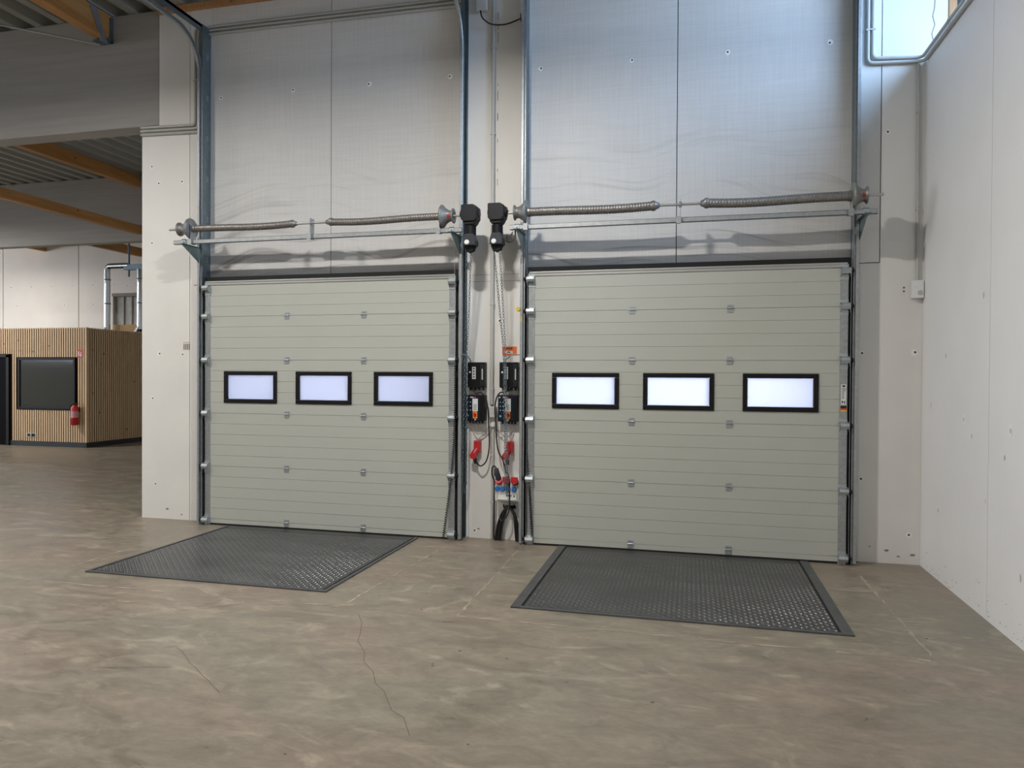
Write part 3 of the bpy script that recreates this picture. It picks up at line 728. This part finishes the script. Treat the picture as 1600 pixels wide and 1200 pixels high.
def chain_mesh(m_, path, L_=.036, r=.0032, wd=.0105):
    P = [Vector(p) for p in path]; d = 0; seg = []
    for a, b in zip(P, P[1:]): seg.append((b-a).length)
    tot = sum(seg); k = 0
    def at(s):
        for i, l in enumerate(seg):
            if s <= l or i == len(seg)-1: return P[i].lerp(P[i+1], min(1, s/max(l, 1e-9))), (P[i+1]-P[i]).normalized()
            s -= l
    step = L_*.8
    while d < tot:
        p, t_ = at(d); u = t_.orthogonal().normalized(); v = t_.cross(u)
        w_ = (u if k % 2 else v)
        pts = [p+t_*(L_/2*math.cos(a))+w_*(wd*math.sin(a)) for a in [2*PI*j/8 for j in range(8)]]
        m_.tube(pts, r, 4, closed=True); d += step; k += 1
    return m_
def hand_chain(label, A, B, low):
    m_ = MB(); chain_mesh(m_, A); chain_mesh(m_, B)
    chain_mesh(m_, smooth_path([A[-1], low, B[-1]], 5))
    o = m_.build('hand_chain', [M_galvd]); recenter(o, low); return tag(o, label, 'chain', 'hand chains hanging from the motors')
hand_chain('galvanised hand chain looping down from the left motor', [(2.185, YS-.01, 3.03), (2.10, -.05, 1.93), (2.062, .0, .6)], [(2.235, YS-.01, 3.03), (2.125, -.05, 1.93), (2.105, .0, .6)], (2.085, .0, .50))
hand_chain('galvanised hand chain hanging from the right motor across its control box', [(2.47, YS-.01, 3.03), (2.525, -.07, 2.0), (2.545, -.03, .6)], [(2.53, YS-.01, 3.03), (2.545, -.07, 2.0), (2.565, -.03, .6)], (2.555, -.03, .52))

# ------------------------------------------------------------------ control gear on the pier
def blackbox(x0, x1, z0, z1, label):
    t = thing('motor_controller', label, 'control box', ((x0+x1)/2, YW, z0), 'black boxes on the pier, upper pair'); W_ = (x1-x0)/2; H_ = z1-z0
    m_ = MB(); m_.prism([(-W_, .012), (-W_+.01, 0), (W_-.01, 0), (W_, .012), (W_, H_), (-W_, H_)], 1, -.10, -.001); m_.build('housing', [M_black], t, bevel=.005)
    for k in range(5): MB().box(W_-.045+k*.009, W_-.041+k*.009, -.104, -.1, .02, H_-.02).build('cooling_rib', [M_dgrey], t)
    m_ = MB(); m_.box(-W_+.055, -W_+.095, -.102, -.1, H_*.34, H_*.82)
    for k in range(4): m_.lathe([(-.1025, .009), (-.102, .009)], 'y', (-W_+.075, 0, H_*(.42+.11*k)), 8, 1)
    m_.build('front_label', [M_lgrey, M_black], t)
    m_ = MB(); m_.box(-W_+.022, -W_+.040, -.103, -.1, H_*.58, H_*.64); m_.build('indicator', [M_white], t)
    m_ = MB(); m_.box(W_-.028, W_-.016, -.1055, -.104, H_*.32, H_*.74); m_.build('side_label', [M_lgrey], t)
    for k in range(4): MB().lathe([(-.028, .008), (-.022, .013), (0, .013)], 'z', (-W_+.03+k*.045, -.05, 0), 10).build('cable_gland', [M_dgrey], t)
    return t
blackbox(2.095, 2.285, 1.614, 1.883, 'upper black controller box on the pier, under the left motor')
blackbox(2.448, 2.645, 1.614, 1.884, 'upper black controller box on the pier, under the orange sticker')
def panelbox(x0, x1, z0, z1, label):
    t = thing('door_control_unit', label, 'control box', ((x0+x1)/2, YW, z0), 'black control units on the pier, lower pair'); W_ = (x1-x0)/2; H_ = z1-z0
    MB().box(-W_, W_, -.10, -.001, 0, H_).build('housing', [M_black], t, bevel=.008)
    MB().box(-W_+.006, W_-.05, -.103, -.1, .012, H_-.006).build('fascia', [M_navy], t)
    MB().box(-W_+.012, -W_+.028, -.1045, -.103, H_-.035, H_-.018).build('logo_square', [M_lgrey], t)
    m_ = MB(); m_.box(-W_+.055, -W_+.09, -.1045, -.103, H_-.03, H_-.02); m_.box(-W_+.09, -W_+.12, -.1045, -.103, H_-.032, H_-.018, 1); m_.build('logo_strip', [M_white, M_red], t)
    m_ = MB(); m_.box(-W_+.08, -W_+.14, -.1048, -.103, H_*.38, H_*.86)
    for k in range(5): m_.box(-W_+.09+.004*(k % 2), -W_+.128, -.1055, -.1048, H_*(.44+.045*k), H_*(.455+.045*k), 1)
    m_.build('instruction_label', [M_white, M_dgrey], t)
    for a in range(2):
        for b in range(3): MB().lathe([(-.105, .005), (-.103, .006)], 'y', (-W_+.028+a*.03, 0, H_*(.42+.15*b)), 8).build('button', [M_lgrey], t)
    MB().lathe([(-.106, .012), (-.103, .013)], 'y', (-W_+.028, 0, H_*.2), 14).build('status_dial', [mat('teal_dial', (.15, .42, .48), .4)], t)
    s_ = MB().box(-W_+.085, -W_+.135, -.106, -.1, H_*.10, H_*.37).build('switch_plate', [M_swor], t)
    MB().lathe([(-.122, .012), (-.106, .018)], 'y', (-W_+.11, 0, H_*.245), 14).box(-W_+.104, -W_+.116, -.13, -.12, H_*.16, H_*.33).build('rotary_knob', [M_red], s_)
    MB().box(-W_+.108, -W_+.122, -.118, -.106, H_*.03, H_*.09).build('padlock_tab', [M_lgrey], s_)
    for k in range(5): MB().lathe([(-.03, .008), (-.022, .012), (0, .012)], 'z', (-W_+.04+k*.034, -.05, 0), 10).build('cable_gland', [M_dgrey], t)
    return t
panelbox(2.076, 2.289, 1.262, 1.537, 'lower black control unit with orange switch, left one on the pier')
panelbox(2.434, 2.650, 1.262, 1.541, 'lower black control unit with orange switch, right one behind the chain')
# orange sticker
m_ = MB(); m_.box(0, .16, -.002, 0, 0, .094); m_.box(.035, .115, -.003, -.002, .02, .05, 1); m_.box(.055, .09, -.0036, -.003, .03, .04, 2)
for k in range(6): m_.box(.035+.013*k, .044+.013*k, -.003, -.002, .068, .080+.004*(k % 2), 2)
o = m_.build('orange_sticker', [M_orange, M_white, M_black]); o.location = (2.452, YW, 1.957); tag(o, 'orange warning sticker with white field on the pier', 'sticker')

def conduit(path, r, label, m=M_pipe, clips=(), name='conduit', group=None):
    t = thing(name, label, 'conduit', path[0], group)
    P0 = Vector(path[0])
    # rounded corners
    P = [Vector(p) for p in path]; out = [P[0]]
    for a, b, c in zip(P, P[1:], P[2:]):
        l = min(.05, (a-b).length*.45, (c-b).length*.45); u = b+(a-b).normalized()*l; v = b+(c-b).normalized()*l
        for k in range(6): s_ = k/5; out.append(u*(1-s_)**2+b*2*s_*(1-s_)+v*s_*s_)
    out.append(P[-1])
    MB().tube([p-P0 for p in out], r, 12).build('pipe', [m], t)
    for c in clips:
        c = Vector(c)-P0; MB().box(c.x-r*1.2, c.x+r*1.2, c.y-r*1.1, c.y+r*1.3, c.z-.008, c.z+.008).build('pipe_clip', [m], t)
    return t
conduit([(2.345, YW-.024, 5.98), (2.345, YW-.024, 1.44)], .021, 'thick grey conduit running down the middle of the pier', clips=[(2.345, YW-.024, z) for z in (5.2, 4.3, 3.4, 2.5, 1.6)])
conduit([(2.362, YW-.018, 1.24), (2.350, YW-.018, .03)], .016, 'grey conduit below the small junction box reaching the floor', clips=[(2.358, YW-.018, .9), (2.353, YW-.018, .4)])
o = MB().box(-.042, .042, -.06, -.001, 0, .115).build('junction_box', [M_lgrey], bevel=.006); o.location = (2.36, YW, 1.30); tag(o, 'small beige junction box between the two lower control units', 'junction box')
o = MB().lathe([(-.05, .025), (-.001, .03)], 'y', (0, 0, 0), 14).build('cable_outlet', [M_white]); o.location = (2.362, YW, 1.225); tag(o, 'small round white outlet under the beige junction box', 'outlet')
for x, lab in ((2.092, 'narrow white cable trunking beside the track of the left door'), (2.69, 'narrow white cable trunking beside the track of the right door')):
    o = MB().box(-.014, .014, -.025, -.001, 0, 2.75).build('cable_trunking', [M_white], bevel=.002); o.location = (x-.01, YW, .02); tag(o, lab, 'trunking')
# yellow button and tape on the right door's left track
o = MB().lathe([(-.02, .020), (.0, .024), (.048, .012)], 'y', (0, 0, 0), 16).build('yellow_button', [M_yellow]); o.location = (2.672, -.048, 2.425); tag(o, 'round yellow knob on the track left of the right door', 'knob')
o = MB().box(-.006, .006, -.003, 0, 0, .05).build('yellow_tape', [M_yellow]); o.location = (2.705, -.044, 2.30); tag(o, 'small strip of yellow tape below the round yellow knob', 'tape')

# top junction box and hanging cable
o = MB().box(-.062, .062, -.06, -.001, 0, .15).build('junction_box', [M_lgrey], bevel=.008); o.location = (2.217, YW, 5.60); tag(o, 'beige junction box high on the pier beside the conduit', 'junction box')
m_ = MB(); m_.tube(smooth_path([(2.206, .10, 5.605), (2.225, .09, 5.53), (2.27, .07, 5.475), (2.33, .06, 5.43), (2.42, .07, 5.415), (2.50, .08, 5.42), (2.58, .10, 5.45), (2.655, .12, 5.485)], 6), .0075, 8); m_.box(2.64, 2.69, .10, YW-.001, 5.455, 5.525)
tag(recenter(m_.build('hanging_cable', [M_cable]), (2.42, .1, 5.41)), 'black cable sagging from the high junction box to the right track', 'cable')

# loose cables
def cable(pts, r, label, m=M_cable):
    o = MB().tube(smooth_path(pts, 8), r, 8).build('cable', [m]); recenter(o, pts[0]); return tag(o, label, 'cable')
cable([(2.15, .08, 1.60), (2.19, .06, 1.555), (2.25, .05, 1.562), (2.30, .06, 1.50), (2.325, .06, 1.38), (2.33, .07, 1.2), (2.335, .08, 1.0), (2.31, .07, .85), (2.26, .06, .79), (2.22, .06, .80), (2.195, .06, .835)], .0075, 'black cable from the left boxes down to the left red plug')
cable([(2.56, .08, 1.60), (2.52, .05, 1.575), (2.455, .04, 1.56), (2.415, .04, 1.48), (2.405, .04, 1.36), (2.42, .04, 1.22), (2.425, .04, 1.08), (2.45, .03, .95), (2.50, .02, .86), (2.525, .02, .76), (2.565, .02, .69), (2.573, .02, .55), (2.573, .02, .40), (2.56, .0, .30), (2.50, -.0, .23), (2.47, .02, .26)], .0075, 'black cable from the right boxes past the red plugs to the coil')
for k, (a, b, c) in enumerate([((2.12, .1, 1.235), (2.2, .1, 1.12), (2.335, .1, 1.20)), ((2.19, .1, 1.235), (2.27, .1, 1.17), (2.34, .1, 1.21)), ((2.50, .1, 1.235), (2.45, .1, 1.15), (2.385, .1, 1.21)), ((2.60, .1, 1.235), (2.53, .1, 1.10), (2.39, .1, 1.18))]):
    cable([a, b, c], .004, ['thin grey cable sagging furthest under the left control unit', 'shorter thin grey cable under the left control unit', 'shorter thin grey cable under the right control unit', 'thin grey cable sagging furthest under the right control unit'][k], M_gcable)
cable([(2.24, .11, 1.2), (2.30, .12, 1.15), (2.22, .12, 1.08), (2.205, .11, 1.05)], .004, 'thin grey cable entering the top of the left red socket', M_gcable)
cable([(2.02, -.005, 1.93), (2.06, -.03, 1.965), (2.11, .03, 1.94), (2.13, .08, 1.89)], .006, 'short dark cable arching from the left track to the upper left box', M_gcable)
cable([(2.50, .08, 1.90), (2.56, .03, 1.94), (2.62, .02, 1.965), (2.69, .0, 1.955)], .006, 'short dark cable arching from the upper right box to the right track', M_gcable)
cable([(2.60, YS+.02, 3.15), (2.60, YS-.01, 3.09), (2.655, YS-.02, 3.075), (2.69, YS, 3.13), (2.68, YS+.03, 3.19)], .007, 'black cable loop beside the right motor')
cable([(2.57, YS-.04, 3.17), (2.585, YS-.05, 3.11), (2.64, YS-.05, 3.10), (2.67, YS-.03, 3.17)], .006, 'smaller inner black cable loop beside the right motor')

def spiral(p0, p1, label, bow=0):
    p0 = Vector(p0); p1 = Vector(p1); L_ = (p1-p0).length; turns = int(L_/.024); n = turns*8; pts = []
    ax = (p1-p0).normalized(); u = ax.orthogonal().normalized(); v = ax.cross(u)
    for i in range(n+1):
        t_ = i/n; a = 2*PI*turns*t_; c = p0.lerp(p1, t_)+Vector((bow*math.sin(PI*t_), 0, 0))
        pts.append(c+(u*math.cos(a)+v*math.sin(a))*.011)
    o = MB().tube(pts, .0042, 5).build('spiral_cable', [M_black]); recenter(o, p1); return tag(o, label, 'spiral cable', 'black spiral cables at the door edges')
spiral((2.0, -.06, 1.86), (1.862, -.03, .03), 'black spiral cable slanting down the right edge of the left door', .045)
spiral((2.665, .02, 1.62), (2.825, -.03, .10), 'black spiral cable slanting down the left edge of the right door', .02)

def cee(x, z, label, ang):
    t = thing('wall_socket', label, 'socket', (x, YW, z), 'red wall sockets under the control units')
    MB().box(-.034, .034, -.075, -.001, 0, .115).build('housing', [M_red], t, bevel=.006)
    a = Vector((math.sin(ang)*.07, -.07, -.03))
    MB().tube([(-.0, -.045, .03), (a.x, a.y-.012, a.z)], [.03, .034], 16).build('socket_mouth', [M_red], t)
    MB().lathe([(-.02, .036), (.0, .040), (.02, .036)], 'y', (a.x, a.y-.02, a.z-.012), 18).build('lid', [M_red], t)
    MB().tube([(a.x+.005, a.y, a.z-.03), (a.x+.02, a.y+.005, a.z-.10)], [.026, .014], 12).build('plug', [M_dgrey], t)
    return t
cee(2.197, .935, 'red wall socket with plug, under the left control unit', -.45)
cee(2.555, .935, 'red wall socket with plug, partly behind the hanging chain', -.55)

# socket distribution board
t = thing('socket_board', 'light grey socket board with red and blue outlets near the floor', 'socket board', (2.545, YW, .43))
m_ = MB(); m_.prism([(-.125, 0), (-.125, .15), (-.10, .215), (-.001, .235), (-.001, 0)], 0, -.132, .132); m_.build('housing', [M_lgrey], t, bevel=.006)
for k, x in enumerate((-.09, -.005, .085)):
    s_ = MB().tube([(x, -.085, .185), (x, -.15, .225)], [.034, .038], 16).build('red_outlet', [M_red], t)
    if k: MB().box(x-.036, x+.036, -.17, -.15, .20, .262).build('lid', [M_red], s_, bevel=.005)
for x in (-.103, -.047, .013, .077):
    s_ = MB().lathe([(-.142, .022), (-.136, .026), (-.12, .026)], 'y', (x, 0, .13), 16).build('blue_outlet', [M_blue], t)
    MB().box(x-.02, x+.02, -.147, -.14, .112, .128).build('lid_tab', [M_blue], s_)
MB().frame(-.108, .108, .015, .085, .008, -.135, -.125).build('meter_frame', [M_lgrey], t, bevel=.002)
m_ = MB().box(-.1, .1, -.13, -.124, .022, .078); m_.box(-.01, .05, -.132, -.13, .055, .066, 1); m_.box(.07, .085, -.132, -.13, .05, .066, 1); m_.build('meter_window', [M_white, M_dgrey], t)
MB().tube([(-.085, -.13, .225), (-.10, -.16, .29), (-.11, -.15, .345)], [.03, .03, .02], 14).build('inserted_plug', [M_dgrey], t)
cable([(2.435, .0, .775), (2.41, .0, .80), (2.385, .02, .77), (2.38, .04, .70), (2.40, .07, .6), (2.395, .08, .4), (2.39, .09, .2), (2.388, .09, .01)], .008, 'black cable from the grey inserted plug down past the board')
# hook with coiled cable
t = thing('cable_hook', 'black wall hook under the socket board', 'hook', (2.555, YW, .36))
MB().box(-.055, .055, -.02, -.001, -.02, .01).tube([(-.05, -.01, -.005), (-.055, -.07, -.008), (-.058, -.075, .03)], .008, 8).tube([(.05, -.01, -.005), (.055, -.07, -.008), (.058, -.075, .03)], .008, 8).build('bracket', [M_black], t)
m_ = MB()
for k in range(7):
    y = .07+.012*(k % 3); d = .012*k; tp = .375+.004*(k % 3)
    L_ = smooth_path([(2.405+d*.9, y, .008), (2.43+d*.8, y, .16), (2.475+d*.6, y, .29), (2.545, y, tp-.01), (2.60-d*.2+.02, y, .29), (2.65-d*.55+.01, y, .16), (2.67-d*.5, y, .008)], 6)
    m_.tube(L_, .0085, 8)
tag(recenter(m_.build('cable_coil', [M_cable]), (2.54, .08, .0)), 'thick black cable coil draped over the hook down to the floor', 'cable coil')

# ------------------------------------------------------------------ conduits left and right
for k in range(3):
    dz = .042*k; z = 4.70-dz; xx = -1.30+.042*k; zt_ = 5.80-.042*k
    conduit([(-2.055, YW-.022, z-.0), (xx, YW-.022, z-.02), (xx, YW-.022, zt_+.01), (1.985, YW-.022, zt_-.02)], .0165,
            ['top grey pipe of the three bent around the left door head', 'middle grey pipe of the three bent around the left door head', 'bottom grey pipe of the three bent around the left door head'][k],
            clips=[(-1.95, YW-.022, z-.002), (-1.45, YW-.022, z-.018), (-.35, YW-.022, zt_), (.78, YW-.022, zt_-.012), (xx, YW-.022, 5.2)], group='grey pipe bundle over the left door')
for k in range(2):
    a = .042*k; xr = 6.462-a*.3; y0 = YW-.022
    conduit([(5.985+a, y0, 6.0), (5.985+a, y0, 4.69+a), (xr, y0, 4.665+a*.9), (xr, -6.5, 4.625+a*.9)], .0165,
            ['lower outer pipe of the bent pair above the right door corner', 'upper inner pipe of the bent pair above the right door corner'][k],
            clips=[(5.985+a, y0, 5.0), (6.2, y0, 4.68+a), (xr, -.6, 4.658+a*.9), (xr, -1.2, 4.655+a*.9)], group='grey pipe pair in the upper right corner')
conduit([(6.418, YW-.02, 4.64), (6.428, YW-.02, 2.64)], .013, 'grey pipe running down the right corner to the white sensor', clips=[(6.419, YW-.02, 4.2), (6.424, YW-.02, 3.3)])
t = thing('sensor_box', 'white wall sensor with two round faces in the right corner', 'sensor', (6.425, YW, 2.48))
MB().box(-.05, .05, -.06, -.001, 0, .165).build('housing', [M_white], t, bevel=.006)
MB().lathe([(-.066, .02), (-.058, .024)], 'y', (.018, 0, .05), 18).build('lens', [M_pipe], t)
MB().lathe([(-.063, .02), (-.058, .023)], 'y', (-.018, 0, .12), 18).build('lens', [M_white], t)
for z, lab in ((2.55, 'lower small dark wall plug left of the white sensor'), (2.585, 'upper small dark wall plug left of the white sensor')):
    tag(recenter(MB().lathe([(-.004, .008), (-.001, .008)], 'y', (6.32, YW, z), 8).build('wall_plug', [M_hole]), (6.32, YW, z)), lab, 'wall plug')

# ------------------------------------------------------------------ dock levellers
def leveller(x0, x1, y0, y1, fw, ft, label):
    t = thing('dock_leveller', label, 'dock leveller', ((x0+x1)/2, (y0+y1)/2, 0), 'steel dock levellers in the floor'); cx, cy = (x0+x1)/2, (y0+y1)/2
    W_, H_ = (x1-x0)/2, (y1-y0)/2
    MB().box(-W_, W_, -H_, H_, .0, .002).build('pit_gap', [M_blackr], t)
    m_ = MB(); m_.box(-W_, -W_+fw, -H_, H_, .0, .012); m_.box(W_-fw, W_, -H_, H_, .0, .012); m_.box(-W_+fw, W_-fw, -H_, -H_+ft, 0, .012)
    m_.build('edge_frame', [M_levf], t, bevel=.002)
    a, b, c, d = -W_+fw+.018, W_-fw-.018, -H_+ft+.012, H_
    p_ = MB(); p_.box(a, b, c, d-.12, .002, .009); p_.box(a, b, d-.11, d, .002, .009)
    o = p_.build('lift_plate', [M_lev], t)
    m_ = MB(); px = .036; ny = int((d-.14-c)/px); nx = int((b-a)/px)
    for i in range(nx):
        for j in range(ny):
            x = a+.02+i*px; y = c+.02+j*px; an = PI/4 if (i+j) % 2 else -PI/4
            ca, sa = math.cos(an), math.sin(an); l, w_ = .017, .0048
            m_.add([(x+ca*l, y+sa*l, .009), (x-sa*w_, y+ca*w_, .009), (x-ca*l, y-sa*l, .009), (x+sa*w_, y-ca*w_, .009), (x+ca*l*.4, y+sa*l*.4, .0118), (x-ca*l*.4, y-sa*l*.4, .0118)],
                   [(0, 1, 4), (1, 2, 5), (1, 5, 4), (2, 3, 5), (3, 0, 4), (3, 4, 5)])
    q = m_.build('tread_pattern', [M_tread], o); q['kind'] = 'stuff'
    return t
leveller(-.735, 1.585, -2.05, -.035, .03, .035, 'dark steel tread plate leveller in front of the left door')
leveller(3.10, 5.485, -2.035, -.01, .075, .035, 'dark steel tread plate leveller in front of the right door')

# ------------------------------------------------------------------ slatted office cabin
BX, BY, BH = -9.357, 6.79, 2.83
t = thing('office_cabin', 'office cabin clad in vertical larch slats beyond the white pier', 'cabin', (BX, BY, 0))
WX0, WX1, WZ0, WZ1 = -1.99, -.327, .89, 2.11
DR0, DR1, DRT = -3.35, -2.28, 2.19
m_ = MB(); m_.box(-6.2, -.028, .036, 4.9, .12, BH-.02); m_.build('body', [mat('brown_backing', (.018, .011, .007), .9, spec=.1)], t)  # backing colour darkened to give the shade between the slats
m_ = MB(); p = .066; x = -6.2
while x < -.02:
    x1 = x+.036
    if x1 > DR0-.02 and x < DR1+.05: m_.box(x, x1, .02, .036, DRT+.02, BH)
    elif x1 > WX0-.02 and x < WX1+.02: m_.box(x, x1, .02, .036, .12, WZ0-.02); m_.box(x, x1, .02, .036, WZ1+.02, BH)
    else: m_.box(x, x1, .02, .036, .12, BH)
    x += p
m_.box(-.045, 0, .0, .045, .12, BH)
m_.build('front_slats', [M_slat], t)
m_ = MB(); y = .07
while y < 4.86: m_.box(-.028, -.012, y, y+.034, .12, BH); y += p
m_.build('side_slats', [M_slat], t)
MB().box(-6.2, -.03, 0.03, 4.9, 0, .12).build('plinth', [M_dgrey], t)
fo = MB().frame(WX0, WX1, WZ0, WZ1, .05, -.005, .06).build('window_frame', [M_black], t)
MB().box(WX0+.05, WX1-.05, .02, .03, WZ0+.05, WZ1-.05).build('pane', [M_dglass], fo)
fo = MB().box(DR1-.06, DR1+.02, -.01, .06, 0, DRT).box(DR0, DR1+.02, -.01, .06, DRT-.06, DRT+.01).box(DR0, DR0+.06, -.01, .06, 0, DRT).build('door_frame', [M_black], t)
MB().box(DR0+.06, DR1-.06, .015, .045, .01, DRT-.06).build('door_leaf', [mat('matt_black_door', (.004, .004, .005), .7, spec=.08)], fo)
t = thing('fire_extinguisher', 'red fire extinguisher hanging on the slatted cabin corner', 'fire extinguisher', (-9.60, BY-.085, .535))
MB().box(-.04, .04, .075, .104, .3, .42).build('wall_bracket', [M_dgrey], t)
MB().lathe([(0, .06), (.01, .082), (.40, .082), (.45, .06), (.475, .03)], 'z', (0, 0, 0), 20).build('cylinder', [M_red], t)
MB().lathe([(.475, .02), (.51, .022)], 'z', (0, 0, 0), 12).box(-.02, .10, -.012, .012, .505, .52).add([(-.02, -.01, .52), (.12, -.01, .56), (.12, .01, .56), (-.02, .01, .52)], [(0, 1, 2, 3)]).build('valve_handle', [M_black], t)
MB().tube(smooth_path([(-.03, 0, .50), (-.085, -.03, .46), (-.10, -.03, .36), (-.095, -.03, .2)], 5), .009, 8).build('hose', [M_blackr], t)
MB().lathe([(.18, .0835), (.33, .0835)], 'z', (0, 0, 0), 20).build('paper_label', [mat('pink_label', (.62, .32, .33), .6)], t)
o = MB().box(-.08, .08, -.004, .0, 0, .17).box(-.045, -.02, -.006, -.004, .03, .14, 1).box(.01, .05, -.006, -.004, .02, .06, 1).box(.02, .04, -.006, -.004, .06, .12, 1).build('extinguisher_sign', [M_red, M_white]); o.location = (-9.556, BY+.018, 2.13)
tag(o, 'small red fire extinguisher sign on the cabin slats', 'sign')
t = thing('floor_socket', 'dark double socket low on the cabin slats', 'socket', (-10.967, BY+.02, .22))
MB().box(-.15, .15, -.012, 0, 0, .09).build('cover_plate', [M_lgrey], t); MB().box(-.11, -.02, -.016, -.012, .015, .075).build('insert', [M_black], t); MB().box(.01, .12, -.016, -.012, .01, .08).build('insert', [M_black], t)

# ducts and OSB upstand on the cabin roof
for k, (x, lab) in enumerate([(-10.84, 'round spiral duct rising from the cabin roof, bent over at the top'), (-9.80, 'round spiral duct at the right, rising under the steel channel')]):
    t = thing('spiral_duct', lab, 'duct', (x, 9.0, BH), 'round ducts on the cabin roof')
    m_ = MB(); zt_ = 1.70
    if k == 0: m_.tube([(0, 0, .1), (0, 0, zt_)]+[(.10-.10*math.cos(a), 0, zt_+.10*math.sin(a)) for a in (.4, .8, 1.2, 1.57)]+[(.7, 0, zt_+.10)], .075, 16)
    else: m_.tube([(0, 0, .1), (0, 0, zt_)], .075, 16)
    m_.build('duct_pipe', [M_ext], t)
    for q in (.78, 1.42): MB().lathe([(q, .09), (q+.03, .09)], 'z', (0, 0, .0), 16).build('clamp_ring', [M_galvd], t)
    MB().tube([(0, 0, .16), (-.05, 0, .08), (-.10, 0, .0)], [.08, .09, .10], 16).build('foot_bend', [M_ext], t)
t = thing('steel_channel', 'grey steel channel hung below the roof over the ducts', 'channel', (-10.05, 9.0, 4.58))
MB().box(-.22, 1.3, -.06, -.05, -.07, .07).box(-.22, 1.3, -.06, .06, -.075, -.065).box(-.22, 1.3, .05, .06, -.07, .07).build('rail', [M_galvd], t)
MB().tube([(-.1, 0, -.25), (-.1, 0, 1.50)], .025, 8).build('threaded_rod', [M_galvd], t)
o = MB().box(-.55, .42, 0, .02, 0, .27).build('osb_board', [M_osb]); o.location = (-10.35, 9.25, BH-.019); tag(o, 'orange brown OSB board standing on the cabin roof between the ducts', 'board')
